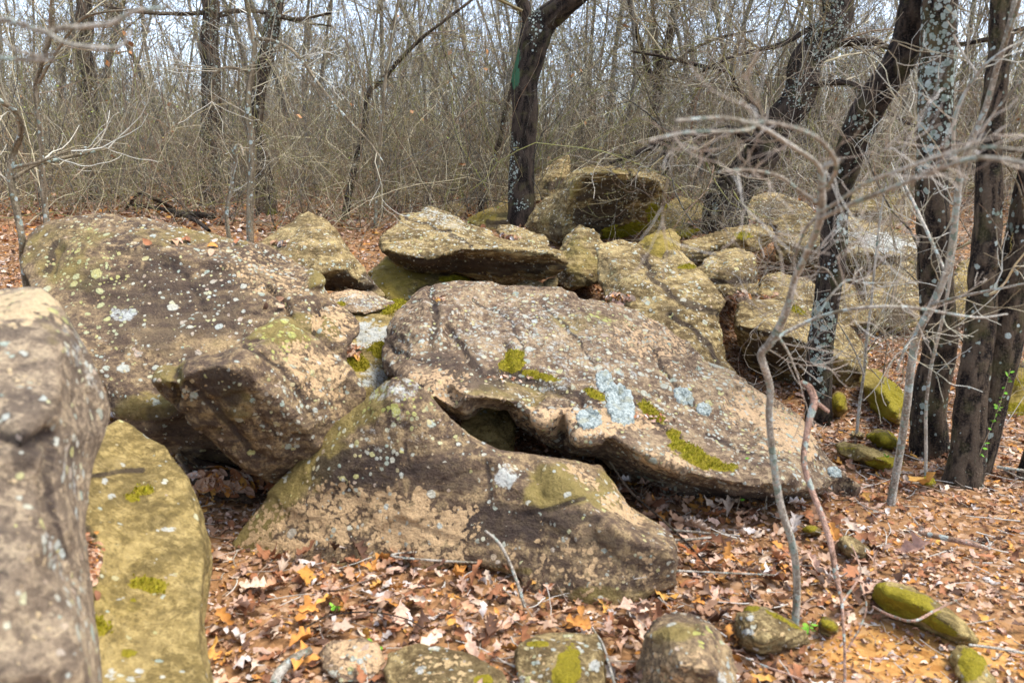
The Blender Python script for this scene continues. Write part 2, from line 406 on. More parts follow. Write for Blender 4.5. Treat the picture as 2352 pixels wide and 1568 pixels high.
    o = mk(name, V, F, mat or MAT_T, origin=org, attrs={'pa': ('FLOAT_COLOR', pa), 'pb': ('FLOAT_COLOR', pb)})
    tag(o, label, cat, group)
    for m in (mlist if tufts else ()):
        if m.max() > .6: moss_tufts(o, V, N, m, seed + 5)
    ROCKS[key] = (o, V, F, N)
    return o
def rosette(key, px, py, rx, ry, ang, seed, label=None):
    o, V, F, N = ROCKS[key]; bv = BVHTree.FromPolygons([tuple(v) for v in V], [tuple(f) for f in F])
    rs = np.random.RandomState(seed); nr, na = 14, 72; a = np.linspace(0, 2 * np.pi, na, endpoint=False)
    lob = 1 + .05 * np.sin(a * 4 + rs.rand() * 6) + .05 * np.sin(a * 9 + rs.rand() * 6) + .05 * np.sin(a * 17 + rs.rand() * 6)
    vs = []; ca, sa = math.cos(math.radians(ang)), math.sin(math.radians(ang))
    for i in range(nr + 1):
        for j in range(na):
            rr = i / nr * lob[j] + (0 if i == 0 else rs.normal() * .004); x = rr * rx * math.cos(a[j]); y = rr * ry * math.sin(a[j])
            q = P(px + x * ca - y * sa, py + x * sa + y * ca, 1.); d = Vector(q - np.array([0, 0, CAMZ])).normalized()
            loc, nm, _, _ = bv.ray_cast(Vector((0, 0, CAMZ)), d)
            if loc is None: return
            e = .008 if i < nr else -.003
            crust = .006 * abs(perlin(np.array([[rr * 3.5 + seed, math.cos(a[j]) * rr * 5, math.sin(a[j]) * rr * 5]]))[0]) + rs.rand() * .003
            vs.append(np.array(loc) + np.array(nm) * (e + (crust if i < nr else 0)))
    fs = [(i * na + j, i * na + (j + 1) % na, (i + 1) * na + (j + 1) % na, (i + 1) * na + j) for i in range(nr) for j in range(na)]
    mk("lichen_patch", vs, [f[::-1] for f in fs], MAT_LICH, o, label=label)

# B5 main boulder
rock('main', 'huge brown sandstone boulder across the middle, ringed by blue-grey lichen rosettes',
 [(880,860,4.0),(878,820,4.1),(898,740,4.3),(920,700,4.45),(960,665,4.6),(1000,648,4.7),(1060,645,4.75),(1160,655,4.75),(1230,660,4.75),(1300,668,4.7),(1370,690,4.65),(1450,715,4.6),(1530,750,4.5),(1580,790,4.4),(1615,835,4.25),(1680,860,4.2),(1740,900,4.1),(1800,940,4.0),(1860,982,3.9),(1900,1040,3.75),(1940,1082,3.62),(1972,1118,3.5),(1960,1142,3.55),(1900,1157,3.6),(1800,1162,3.6),(1700,1158,3.6),(1600,1148,3.65),(1500,1118,3.65),(1440,1092,3.7),(1380,1048,3.65),(1300,1035,3.6),(1240,1012,3.6),(1190,980,3.6),(1165,940,3.6),(1100,932,3.5),(1065,955,3.4),(1040,945,3.4),(985,905,3.45),(930,870,3.6)],
 [(985,700,4.25),(1030,720,4.12),(1100,760,4.05),(1000,800,3.85),(960,780,3.95),(1080,690,4.35),(1200,700,4.4),(1300,715,4.35),(1400,750,4.25),(1480,800,4.12),(1560,850,4.0),(1200,800,3.95),(1300,830,3.88),(1180,850,3.72),(1260,870,3.68),(1340,900,3.62),(1450,900,3.72),(1550,930,3.68),(1080,850,3.6),(1030,870,3.55),(1070,912,3.33),(1110,912,3.35),(1180,925,3.38),(1240,970,3.3),(1330,1012,3.22),(1400,1000,3.25),(1480,1042,3.18),(1560,1075,3.16),(1620,1095,3.14),(1700,1108,3.12),(1800,1112,3.15),(1880,1125,3.3),(1700,960,3.75),(1780,1000,3.62),(1840,1050,3.45),(1650,1030,3.42),(1530,1000,3.42),(1420,950,3.45),(1300,940,3.42)],
 T=1.0, mat=MAT_M, vox=.0125, amp=0.7, fac=0.65, seed=1, bed=(.35,.25,1),
 spl=[('pale',1200,760,260,90,.85),('pale',1330,850,220,70,.85),('pale',1500,900,250,80,.6),('pale',1000,760,110,90,.45),('pale',1620,900,180,60,.35),('pale',1850,1060,80,60,.4),('moss',1180,838,34,34,1),('moss',1235,862,70,14,.85,12),('moss',1500,950,46,16,1,35),('moss',1600,1048,85,24,1,22),('moss',1545,1000,18,14,.9),('moss',1365,905,30,12,.75,30),('olive',1200,900,160,40,1),('olive',1350,740,130,30,.8),('yel',1390,730,60,18,.9),('dark',1060,850,120,45,.7,20),('dark',1230,880,160,18,.8,15),('tan',1000,900,90,60,.8),('tan',1340,970,180,40,1),('tan',1780,970,150,60,1.,30),('tan',1560,1060,120,30,.8),('tan',1500,780,120,60,.6),('dark',1620,1130,300,16,.8,4),('olive',1290,1015,100,22,.7,20)],  # long dark splat paints the shade under the lip
 cracks=[([(1030,745),(1060,800),(1110,860),(1180,850)],9,.03),([(1160,790),(1178,850),(1240,885),(1330,905),(1360,950)],9,.035),([(1480,765),(1510,820),(1545,880),(1600,930)],7,.03),([(990,668),(1000,720),(985,790)],10,.03),([(930,880),(1000,900),(1060,900)],8,.015),([(1420,900),(1500,960),(1560,1010)],6,.015),([(1090,690),(1180,740),(1200,800)],5,.012),([(1250,700),(1330,780),(1360,840)],5,.012),([(1620,1000),(1720,1040),(1800,1060)],5,.012),([(900,800),(960,830),(1040,820)],6,.015)])
rosette('main',1424,928,33,52,-20,3,'long blue-grey lichen rosette'); rosette('main',1353,962,30,24,0,4,'round blue-grey lichen rosette beside the long one'); rosette('main',1388,876,20,26,-10,8)
rosette('main',1570,910,26,18,35,5); rosette('main',1617,940,18,14,20,6); rosette('main',1915,1085,17,11,30,7)
# B4 front triangular boulder
rock('front', 'large triangular boulder in front with a pale tan lichen crust and a peaked mossy top',
 [(530,1250,3.05),(560,1205,3.1),(620,1132,3.15),(680,1062,3.2),(740,992,3.22),(800,950,3.22),(850,902,3.22),(885,872,3.2),(920,867,3.18),(950,878,3.18),(985,905,3.15),(1020,945,3.12),(1080,998,3.1),(1150,1032,3.1),(1215,1042,3.12),(1290,1055,3.12),(1337,1065,3.2),(1380,1068,3.25),(1410,1105,3.2),(1458,1176,3.1),(1505,1200,3.0),(1545,1230,2.9),(1556,1262,2.78),(1553,1344,2.72),(1483,1374,2.68),(1389,1398,2.62),(1295,1393,2.64),(1200,1380,2.68),(1173,1350,2.8),(1100,1335,2.85),(1042,1325,2.85),(930,1330,2.83),(873,1322,2.84),(780,1322,2.85),(686,1316,2.88),(600,1295,2.95),(550,1275,3.02)],
 [(905,905,3.1),(850,960,3.08),(960,960,3.05),(800,1040,3.04),(1000,1060,2.98),(700,1150,3.02),(900,1150,2.95),(1130,1025+22,2.98),(1272,1072,2.96),(1342,1148,2.80),(1412,1214,2.70),(1480,1250,2.68),(1545,1262,2.70),(1100,1170,2.88),(1250,1170,2.82),(1340,1230,2.72),(1440,1300,2.68),(1200,1300,2.75),(1050,1290,2.8),(880,1280,2.86),(700,1260,2.93),(1320,1340,2.64),(1180,1330,2.76),(620,1240,3.0)],
 T=.75, mat=MAT_P, vox=.0105, amp=0.38, fac=0.33, seed=2, bed=(.1,.5,1), strat=.45,
 spl=[('tan',950,1215,160,100,1.1),('tan',760,1190,130,90,.95),('tan',860,1150,90,50,.8),('tan',640,1240,90,60,.9),('tan',1280,1300,250,80,.55),('tan',1040,1270,60,60,.8),('pale',880,985,110,60,.8),('pale',1000,1000,80,60,.7),('pale',1168,1095,42,45,1.05),('yel',900,900,150,70,1),('pale',905,895,95,34,.95),('pale',980,940,60,50,.7),('olive',800,960,150,50,1,-35),('olive',640,1130,150,75,1,-45),('olive',740,1040,120,60,.9,-45),('olive',560,1240,80,50,1),('olive',1270,1120,90,60,1),('dark',840,1080,150,60,1),('dark',1150,1210,170,60,.9),('dark',1290,1190,110,30,.8),('tan',640,1200,90,60,.8),('dark',1010,1100,110,50,.7),('dark',1380,1250,100,40,.6),('dark',1240,1080,40,30,.3),('olive',1400,1120,50,60,.7),('tan',1430,1165,70,30,1,48),('tan',1340,1095,60,20,.8,40),('olive',900,1310,350,18,.8),('olive',1400,1370,120,30,.8)],
 cracks=[([(1120,1060),(1130,1140),(1100,1200)],7,.008),([(1210,1180),(1290,1160),(1345,1142)],8,.015),([(930,1020),(950,1090)],5,.006),([(1040,1325),(1110,1320),(1180,1335)],14,.04)])
# B2 big back-left
rock('backleft', 'broad dark brown boulder at the left with scattered round white lichen dots',
 [(60,660,4.1),(50,600,4.3),(66,545,4.5),(95,510,4.6),(160,498,4.6),(240,494,4.6),(320,502,4.6),(400,518,4.6),(480,536,4.6),(560,552,4.6),(610,568,4.6),(650,592,4.6),(695,612,4.55),(728,622,4.5),(745,642,4.45),(738,662,4.4),(770,690,4.35),(812,715,4.3),(832,742,4.2),(828,768,4.15),(795,800,4.0),(792,850,3.95),(700,960,3.8),(610,1060,3.7),(540,1078,3.7),(440,1050,3.65),(385,1030,3.6),(330,1000,3.5),(265,950,3.45),(230,880,3.5),(160,780,3.7),(90,700,3.95)],
 [(130,560,4.3),(240,560,4.25),(400,580,4.25),(560,620,4.22),(680,660,4.2),(700,700,4.12),(200,680,4.0),(330,700,3.95),(480,720,3.95),(600,740,3.95),(730,760,3.98),(280,830,3.62),(400,850,3.6),(520,830,3.72),(330,920,3.42),(430,930,3.38),(540,960,3.4),(740,655,4.3),(725,690,4.22)],
 T=1.0, mat=MAT_P, vox=.016, amp=0.5, fac=0.6, seed=3, bed=(.3,.6,1), strat=.5,
 spl=[('pale',640,650,120,50,.6,25),('pale',280,720,40,22,1.0),('pale',690,720,50,40,.6),('pale',235,800,22,50,.8),('pale',450,640,380,180,.42),('pale',430,860,200,100,.3),('tan',620,640,120,60,.6,20),('tan',760,740,70,50,.9),('olive',700,760,90,50,.8),('olive',730,640,35,30,1),('olive',150,580,110,90,.6),('olive',420,540,220,30,.6),('dark',400,690,260,140,.72),('dark',200,640,90,90,.5),('dark',520,860,160,40,.8),('dark',470,1000,180,60,.75,20),('olive',330,930,90,40,.8),('yel',200,650,120,160,.6)],
 cracks=[([(620,660),(650,700),(675,730)],6,.05),([(745,700),(720,760),(700,800)],9,.03),([(130,560),(110,620)],14,.05),([(380,610),(430,640),(470,700)],7,.015)])
# B3 pointed rock
rock('pointed', 'wedge-shaped boulder with a blunt brown nose and pale lichen stripe',
 [(350,880,3.05),(352,855,3.1),(372,842,3.15),(400,843,3.12),(420,835,3.1),(445,822,3.1),(500,812,3.15),(545,800,3.2),(595,752,3.35),(638,724,3.45),(660,728,3.45),(690,750,3.42),(740,785,3.42),(790,830,3.42),(825,870,3.4),(838,905,3.38),(820,960,3.35),(740,1040,3.32),(680,1100,3.28),(628,1114,3.25),(590,1098,3.18),(520,1045,3.12),(450,985,3.08),(410,940,3.06),(380,912,3.06)],
 [(398,875,2.97),(415,905,2.99),(445,852,2.95),(500,838,2.94),(556,848,2.95),(620,905,3.0),(690,972,3.07),(735,1030,3.16),(560,960,3.03),(470,930,3.0),(545,815,3.05),(640,770,3.27),(740,860,3.28)],
 T=.7, mat=MAT_P, vox=.012, amp=0.5, fac=0.5, seed=4, bed=(.6,.2,1), strat=.9,
 spl=[('pale',700,880,130,60,.6,40),('yel',640,780,120,60,1),('pale',640,780,110,50,.75),('olive',640,760,110,40,1),('tan',720,850,110,60,.9,40),('yel',500,815,80,14,1),('olive',390,860,50,40,.8),('dark',500,880,80,50,.8),('tan',440,900,60,30,.4),('olive',530,940,60,60,.7),('pale',640,980,50,90,.7,-30),('tan',780,800,60,40,.5)],
 cracks=[([(410,850),(398,890),(402,925)],8,.035),([(600,960),(650,1010)],5,.01),([(560,790),(640,840),(720,960)],6,.012),([(430,880),(520,960),(580,1040)],12,.012)])
# B1 near left
rock('near', 'tall blurred boulder at the left edge, its steep side streaked with white lichen',
 [(-180,690,1.95),(-80,676,2.0),(0,668,2.05),(60,660,2.05),(95,660,2.0),(130,690,1.95),(170,745,1.92),(205,810,1.9),(240,890,1.9),(252,945,1.9),(240,1000,1.85),(215,1060,1.8),(200,1130,1.72),(192,1220,1.62),(200,1330,1.55),(215,1430,1.48),(232,1560,1.4),(245,1720,1.3),(-180,1720,1.1)],
 [(98,668,1.97),(60,700,1.86),(118,735,1.82),(138,800,1.72),(0,740,1.76),(-80,780,1.68),(135,900,1.6),(120,1000,1.52),(60,1000,1.42),(-60,1100,1.35),(100,1120,1.42),(130,1250,1.36),(60,1300,1.25),(160,1400,1.28),(185,1550,1.2),(60,1550,1.12),(-60,1500,1.12),(190,900,1.8),(175,1050,1.66),(165,1200,1.52)],
 T=1.2, mat=MAT_N, vox=.013, amp=0.22, fac=0.2, seed=5, bed=(1,.3,.4), strat=.5,
 spl=[('tan',20,720,160,50,.8),('yel',60,720,160,60,.8),('olive',110,730,40,60,.8),('tan',20,860,120,60,.45),('olive',60,700,120,50,.7),('pale',195,840,34,130,.85,-24),('pale',165,1070,34,90,.85,-10),('pale',135,1300,30,180,.8,-8),('pale',190,1430,26,130,.75,-8),('tan',40,700,130,45,1.3),('pale',30,800,60,30,.6),('pale',20,1050,70,120,.4),('tan',0,1350,130,200,.4),('tan',20,1050,90,90,.3),('dark',60,1030,50,70,.9),('dark',115,1130,18,90,.8,-15),('dark',90,1330,30,120,.5)],
 cracks=[([(125,1000),(105,1100),(120,1180),(150,1280)],14,.03),([(0,1000),(70,1020),(110,990)],16,.03)])
# B20 lower left slab
rock('slab', 'long olive-yellow slab lying flat at lower left with small moss cushions',
 [(180,1010,2.7),(230,985,2.85),(270,962,3.0),(300,975,3.0),(340,1003,2.95),(380,1020,2.9),(400,1050,2.85),(432,1100,2.75),(462,1170,2.65),(482,1240,2.62),(486,1290,2.52),(476,1360,2.38),(468,1430,2.23),(472,1500,2.13),(486,1570,2.03),(505,1700,1.9),(140,1700,1.5),(120,1300,2.0),(140,1100,2.4)],
 [(392,1060,2.80),(424,1110,2.68),(450,1178,2.56),(468,1245,2.42),(471,1290,2.33),(462,1360,2.18),(456,1430,2.03),(460,1500,1.93),(474,1570,1.83),(300,1250,2.28),(300,1450,1.96),(330,1040,2.86),(300,1090,2.66)],
 T=.45, mat=MAT_O, vox=.012, fac=0.22, seed=6, strat=.5, amp=0.35, bed=(.2,-.3,1),
 spl=[('moss',340,1345,50,25,1.6,8),('moss',222,1440,29,20,1.6,30),('moss',330,1128,20,10,1.6),('moss',302,1145,16,10,1.6),('moss',295,1500,18,11,1.6),('moss',305,1380,10,5,1.6),('pale',240,1105,16,16,1.1),('pale',255,1140,18,14,1.1),('pale',385,1215,26,8,1.1),('pale',270,1210,9,6,1),('pale',400,1320,14,6,1.1),('pale',320,1560-20,24,14,1.1),('pale',255,1548,20,16,1.1),('pale',275,1375,24,8,1,-15),('dark',210,1250,22,90,.7),('dark',250,1060,90,20,.5,15),('olive',260,1380,130,60,.5),('tan',400,1280,80,80,.5)],
 cracks=[([(190,1100),(260,1090),(330,1080)],8,.015),([(186,1420),(184,1300),(200,1210)],12,.02)])
# mid rocks
rock('midleft', 'pale grey-brown peaked rock with flat dark underside behind the left boulder',
 [(590,560,5.7),(620,540,5.9),(660,515,6.0),(690,496,6.1),(712,490,6.1),(745,505,6.0),(775,535,5.9),(800,570,5.75),(840,620,5.6),(868,655,5.5),(885,680,5.4),(860,690,5.4),(830,672,5.45),(790,668,5.5),(745,666,5.5),(700,668,5.5),(620,640,5.4)],
 [(690,560,5.45),(760,560,5.42),(805,600,5.35),(790,618,5.25),(720,628,5.2),(830,650,5.3),(640,600,5.3),(700,520,5.75)],
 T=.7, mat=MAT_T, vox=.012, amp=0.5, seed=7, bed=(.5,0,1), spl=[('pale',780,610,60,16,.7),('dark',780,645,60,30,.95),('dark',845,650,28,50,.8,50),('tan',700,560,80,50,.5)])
rock('flatslab', 'wide pale flat-topped slab with dark undercut front edge in the middle distance',
 [(870,560,6.3),(872,542,6.4),(889,527,6.6),(915,515,6.8),(923,493,7.1),(964,485,7.3),(986,474,7.4),(1016,487,7.4),(1046,502,7.3),(1076,516,7.2),(1121,530,7.0),(1150,545,6.8),(1196,558,6.6),(1264,570,6.3),(1290,583,6.1),(1304,602,6.1),(1298,620,6.2),(1271,632,6.3),(1245,641,6.4),(1196,648,6.45),(1159,655,6.45),(1136,652,6.5),(1091,639,6.5),(1046,626,6.5),(994,626,6.45),(949,620,6.4),(911,605,6.3),(893,588,6.2),(876,575,6.2)],
 [(895,575,6.05),(923,584,5.95),(971,593,5.9),(994,592,5.88),(1024,584,5.88),(1058,573,5.92),(1103,571,5.9),(1159,573,5.88),(1215,577,5.9),(1262,580,5.95),(940,530,6.5),(1000,530,6.5),(1060,545,6.3),(1290,598,6.0),(1000,500,6.95)],
 T=.6, mat=MAT_T, vox=.012, amp=0.75, seed=8, bed=(.12,.15,1), strat=1.3, spl=[('pale',1010,500,90,24,.9,22),('pale',980,560,110,30,.5),('pale',930,560,50,30,.5),('dark',1090,610,220,26,1.0,3),('olive',1120,625,90,22,.8),('dark',920,597,60,16,.9,15)],  # dark splats paint the shade of the undercut
 cracks=[([(1000,610),(1100,600),(1200,612),(1280,608)],6,.03),([(930,500),(1000,520),(1080,560)],5,.01)])
rock('tilted', 'tall tilted boulder beside the central tree, overhanging dark face with green moss below',
 [(1202,519,8.3),(1234,470,8.4),(1271,444,8.35),(1298,418,8.3),(1316,399,8.25),(1346,386,8.2),(1384,379,8.15),(1421,383,8.15),(1451,385,8.15),(1485,390,8.1),(1519,399,8.0),(1534,414,7.9),(1530,452,7.9),(1525,478,7.95),(1508,504,8.1),(1478,527,8.2),(1448,542,8.3),(1384,556,8.3),(1330,560,8.1),(1309,556,7.9),(1279,565,7.8),(1264,552,7.9),(1234,537,8.1)],
 [(1322,412,7.45),(1350,399,7.4),(1384,397,7.35),(1421,398,7.35),(1455,402,7.35),(1495,408,7.4),(1515,420,7.5),(1310,450,7.5),(1296,505,7.6),(1282,545,7.68),(1250,500,7.95),(1380,460,7.75),(1440,470,7.75),(1490,465,7.75),(1400,520,8.1),(1340,520,7.95)],
 T=.9, mat=MAT_T, vox=.012, seed=9, bed=(.2,-.7,1), strat=1.2, amp=0.7,
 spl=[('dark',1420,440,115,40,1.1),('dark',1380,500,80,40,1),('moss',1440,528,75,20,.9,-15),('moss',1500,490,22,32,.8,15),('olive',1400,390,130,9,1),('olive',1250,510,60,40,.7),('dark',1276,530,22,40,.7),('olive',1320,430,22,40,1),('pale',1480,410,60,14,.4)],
 cracks=[([(1440,385),(1450,400),(1460,415)],5,.03)])
rock('rightmid', 'rounded rough tan boulder sloping down behind the main boulder',
 [(1369,568,6.2),(1376,559,6.3),(1421,557,6.4),(1459,562,6.35),(1485,580,6.2),(1519,598,6.1),(1532,577,6.1),(1564,583,6.0),(1590,603,5.9),(1616,635,5.75),(1645,662,5.6),(1664,692,5.45),(1648,718,5.3),(1652,755,5.15),(1660,823,4.95),(1700,880,4.75),(1720,930,4.6),(1600,900,4.6),(1500,800,4.9),(1400,720,5.3),(1378,650,5.7)],
 [(1420,620,5.65),(1480,650,5.4),(1440,690,5.3),(1540,700,5.2),(1600,700,5.25),(1550,760,4.95),(1600,800,4.8),(1630,840,4.75),(1520,620,5.75),(1590,650,5.55),(1640,690,5.38)],
 T=.9, mat=MAT_T, vox=.012, seed=10, strat=.5, amp=0.9, bed=(.6,.4,1),
 spl=[('pale',1480,690,14,14,1),('pale',1560,650,90,50,.35),('olive',1440,640,60,40,.4),('moss',1575,612,22,6,.85),('dark',1540,715,30,24,.6),('dark',1400,620,30,60,.5)],
 cracks=[([(1480,590),(1500,640),(1560,690),(1640,720)],12,.04),([(1530,720),(1600,760),(1650,830)],9,.025)])
rock('baseleft', 'low olive rock with flowing bedding lines under the flat slab',
 [(846,628,6.6),(870,605,6.8),(892,588,6.9),(920,600,6.8),(1000,615,6.7),(1060,625,6.7),(1080,645,6.6),(1060,665,6.4),(1000,680,6.3),(960,690,6.1),(900,700,5.9),(878,680,6.0),(855,650,6.3)],
 [(930,640,6.2),(1000,650,6.3),(900,650,6.1)], T=.5, mat=MAT_O, vox=.015, seed=11, strat=1.6, bed=(.5,-.2,1), spl=[('moss',1045,643,40,10,.9),('olive',920,640,80,50,1),('dark',1000,665,60,16,.8)])
rock('smalltop', 'small pale rock lying on the flat slab at the foot of the tilted boulder',
 [(1138,530,7.3),(1145,516,7.4),(1175,518,7.4),(1205,523,7.35),(1225,535,7.25),(1255,545,7.15),(1264,562,6.9),(1250,570,6.8),(1215,566,6.8),(1185,556,6.9),(1150,545,7.05)],
 [(1180,535,7.0),(1220,550,6.85)], T=.3, mat=MAT_T, vox=.014, seed=12, cat='rock', name='rock', spl=[('pale',1170,525,30,8,.8)])
rock('under', 'upright olive rock wedged beneath the tilted boulder',
 [(1283,580,7.0),(1295,555,7.2),(1315,530,7.3),(1330,517,7.35),(1355,523,7.3),(1375,540,7.2),(1388,560,7.0),(1378,600,6.8),(1380,650,6.6),(1340,660,6.5),(1300,665,6.6),(1275,640,6.7),(1283,615,6.8)],
 [(1330,560,6.9),(1325,600,6.65),(1350,640,6.5),(1300,610,6.65)], T=.5, mat=MAT_T, vox=.012, seed=13, strat=1.2, bed=(.3,.3,1), spl=[('olive',1330,600,60,70,.9),('dark',1290,640,30,30,.7)])
rock('under2', 'small tan stone lying at the mouth of the hollow below the flat slab',
 [(1176,664,6.1),(1188,650,6.2),(1215,643,6.25),(1245,648,6.2),(1250,662,6.1),(1235,675,6.0),(1195,678,6.0)], [(1215,658,6.0)], T=.25, mat=MAT_T, vox=.012, seed=14, cat='rock', name='rock')
rock('under3', 'squat brown block behind the top edge of the main boulder, under the slab end',
 [(1246,650,6.4),(1262,640,6.45),(1280,640,6.4),(1278,668,6.1),(1250,672,6.1)], [(1262,655,6.15)], T=.3, mat=MAT_T, vox=.013, seed=15, cat='rock', name='rock')
rock('lump', 'blunt olive boulder just right of the tilted boulder base',
 [(1462,562,7.2),(1480,545,7.3),(1510,530,7.35),(1542,527,7.35),(1560,545,7.25),(1563,575,7.0),(1555,600,6.8),(1520,610,6.7),(1480,590,6.8)],
 [(1515,560,6.85),(1540,575,6.8)], T=.5, mat=MAT_O, vox=.015, seed=16, spl=[('olive',1515,560,50,40,1)])
rock('backslab', 'smooth tan slab partly moss-covered behind the blunt olive boulder',
 [(1470,545,8.4),(1490,510,8.7),(1530,470,9.2),(1560,452,9.5),(1600,455,9.6),(1625,480,9.4),(1640,505,9.0),(1620,530,8.6),(1580,545,8.3),(1530,550,8.2)],
 [(1560,500,8.8),(1520,520,8.5)], T=.7, mat=MAT_O, vox=.02, seed=17, spl=[('moss',1585,538,42,16,1),('moss',1530,474,20,6,.8)])
rock('plank', 'flat-topped slab sticking out to the right over a dark gap',
 [(1560,580,7.0),(1572,558,7.2),(1620,540,7.5),(1680,525,7.7),(1735,516,7.8),(1770,522,7.7),(1780,545,7.5),(1765,560,7.4),(1740,572,7.35),(1720,580,7.3),(1660,592,7.1),(1600,605,6.9),(1570,600,6.9)],
 [(1740,540,7.3),(1765,540,7.35),(1640,560,7.0),(1700,545,7.15),(1720,565,7.15),(1600,578,6.85)], T=.6, mat=MAT_T, vox=.012, seed=18, bed=(.15,.1,1), strat=1.2, spl=[('moss',1705,543,24,10,.8),('olive',1640,570,80,20,.6)])
rock('knob', 'rough grey-brown knobbly boulder below the jutting slab',
 [(1605,625,6.4),(1615,600,6.6),(1640,580,6.8),(1690,570,6.9),(1725,580,6.8),(1738,610,6.6),(1742,640,6.4),(1745,670,6.2),(1720,690,6.0),(1680,685,6.0),(1650,668,6.1),(1625,650,6.2)],
 [(1680,610,6.3),(1650,630,6.2),(1710,640,6.15),(1690,660,6.05)], T=.6, mat=MAT_T, vox=.012, seed=19, amp=1.5, spl=[('pale',1620,605,20,20,.8),('dark',1690,640,40,30,.6)], cracks=[([(1610,640),(1680,650),(1740,640)],8,.05)])
rock('round', 'big rounded boulder with overhanging dark lower half beside the lichened trunk',
 [(1683,752,5.45),(1685,725,5.6),(1702,697,5.8),(1730,688,5.9),(1779,686,6.0),(1836,684,6.0),(1917,709,5.9),(1958,749,5.75),(1990,800,5.6),(1994,871,5.5),(1980,912,5.5),(1909,912,5.6),(1856,896,5.6),(1779,873,5.6),(1730,850,5.65),(1705,815,5.6),(1692,780,5.55)],
 [(1700,748,5.3),(1750,758,5.12),(1820,775,5.08),(1880,800,5.1),(1940,830,5.2),(1760,720,5.5),(1850,725,5.55),(1780,800,5.2),(1840,840,5.3),(1930,870,5.35)],
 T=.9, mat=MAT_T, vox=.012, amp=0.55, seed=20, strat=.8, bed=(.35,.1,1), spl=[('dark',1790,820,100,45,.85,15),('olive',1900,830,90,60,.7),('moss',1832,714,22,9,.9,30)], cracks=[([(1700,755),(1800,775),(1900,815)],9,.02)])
rock('behindround', 'flat tan rock resting behind the rounded boulder',
 [(1735,680,6.6),(1745,640,6.9),(1780,625,7.1),(1850,640,7.1),(1880,660,7.0),(1890,700,6.7),(1830,715,6.4),(1760,700,6.4)],
 [(1800,665,6.6),(1840,685,6.5)], T=.6, mat=MAT_T, vox=.016, seed=21, spl=[('olive',1800,660,80,40,.5)])
rock('rightslab', 'long slab with near-white lichen top at the upper right behind the trunks',
 [(1779,560,7.9),(1785,515,8.3),(1820,495,8.7),(1876,491,8.9),(1958,505,9.0),(2039,522,8.9),(2100,542,8.7),(2118,575,8.3),(2118,610,8.1),(2060,618,8.0),(1960,622,8.0),(1860,615,7.9),(1785,600,7.8)],
 [(1820,560,7.8),(1900,570,7.75),(2000,580,7.8),(2080,590,7.85),(1880,530,8.2),(2000,545,8.3)], T=.8, mat=MAT_T, vox=.012, seed=22, spl=[('pale',2020,555,110,28,1.2,6),('pale',1900,520,90,30,.7),('dark',1900,600,150,14,.7)], strat=1.3)
rock('rightunder', 'deep grey block under the white-topped slab beside a dark hollow',
 [(1985,700,7.2),(1990,640,7.5),(2020,612,7.7),(2080,600,7.8),(2118,612,7.8),(2122,680,7.4),(2115,745,7.0),(2060,760,6.9),(2020,740,7.0)],
 [(2050,650,7.3),(2070,700,7.1)], T=.7, mat=MAT_T, vox=.017, seed=23, spl=[('pale',2080,640,30,40,.5),('dark',2060,720,50,30,.8)])
rock('rightlow', 'low wedge of rock left of the dark hollow at the right',
 [(1880,720,6.9),(1900,670,7.2),(1930,640,7.5),(1965,660,7.4),(1995,700,7.1),(2010,735,6.9),(1960,750,6.7),(1910,745,6.7)],
 [(1945,700,6.9)], T=.5, mat=MAT_T, vox=.016, seed=24)
rock('peak', 'narrow pale rock slanting up behind the central trunk',
 [(1222,450,9.4),(1225,415,9.6),(1255,385,9.8),(1290,362,9.9),(1306,357,9.9),(1312,380,9.8),(1310,400,9.6),(1290,430,9.4),(1260,455,9.2),(1230,465,9.2)],
 [(1265,410,9.3),(1290,392,9.45)], T=.7, mat=MAT_T, vox=.02, seed=25, spl=[('pale',1255,400,30,14,.5,-35),('dark',1275,425,30,16,.9,-20)])
rock('treeleft', 'mossy tan rock just left of the central trunk base',
 [(1066,505,9.2),(1090,495,9.3),(1130,478,9.4),(1160,462,9.5),(1195,470,9.4),(1200,510,9.0),(1175,530,8.8),(1120,530,8.7),(1090,518,8.9)],
 [(1130,500,8.8),(1165,500,8.8)], T=.6, mat=MAT_O, vox=.02, seed=26, spl=[('dark',1150,515,40,16,.9),('olive',1110,500,50,20,1)])
rock('farsmall', 'small pointed tan rock at the edge of the thicket left of the central tree',
 [(1010,480,10.2),(1022,468,10.3),(1045,459,10.4),(1065,468,10.4),(1072,485,10.1),(1055,498,9.9),(1025,500,9.9)],
 [(1040,482,10.0)], T=.4, mat=MAT_T, vox=.02, seed=27, cat='rock', name='rock')
rock('fr1', 'dark mossy boulder behind the leaning dark trunk at the upper right',
 [(1700,500,9.6),(1720,455,10.0),(1760,440,10.2),(1830,455,10.2),(1870,480,10.0),(1860,510,9.6),(1780,520,9.4)], [(1780,480,9.6)], T=.9, mat=MAT_T, vox=.025, seed=28, spl=[('dark',1780,480,80,30,.7)])
rock('fr2', 'grey boulder in the thicket between the two right-hand trunks',
 [(1900,470,11.),(1930,430,11.4),(1990,415,11.6),(2060,430,11.6),(2100,470,11.3),(2090,520,10.8),(1990,530,10.6),(1920,510,10.7)], [(2000,470,10.8)], T=1., mat=MAT_T, vox=.03, seed=29, spl=[('olive',2000,460,90,40,.9),('dark',1990,500,90,20,.8)])
rock('fr3', 'yellowish layered rock seen between the split trunks at the right',
 [(2180,720,7.6),(2185,640,8.),(2210,600,8.3),(2260,590,8.4),(2330,620,8.3),(2345,700,7.8),(2300,740,7.4),(2220,745,7.4)], [(2260,670,7.7)], T=.8, mat=MAT_O, vox=.02, seed=30, strat=1.5)
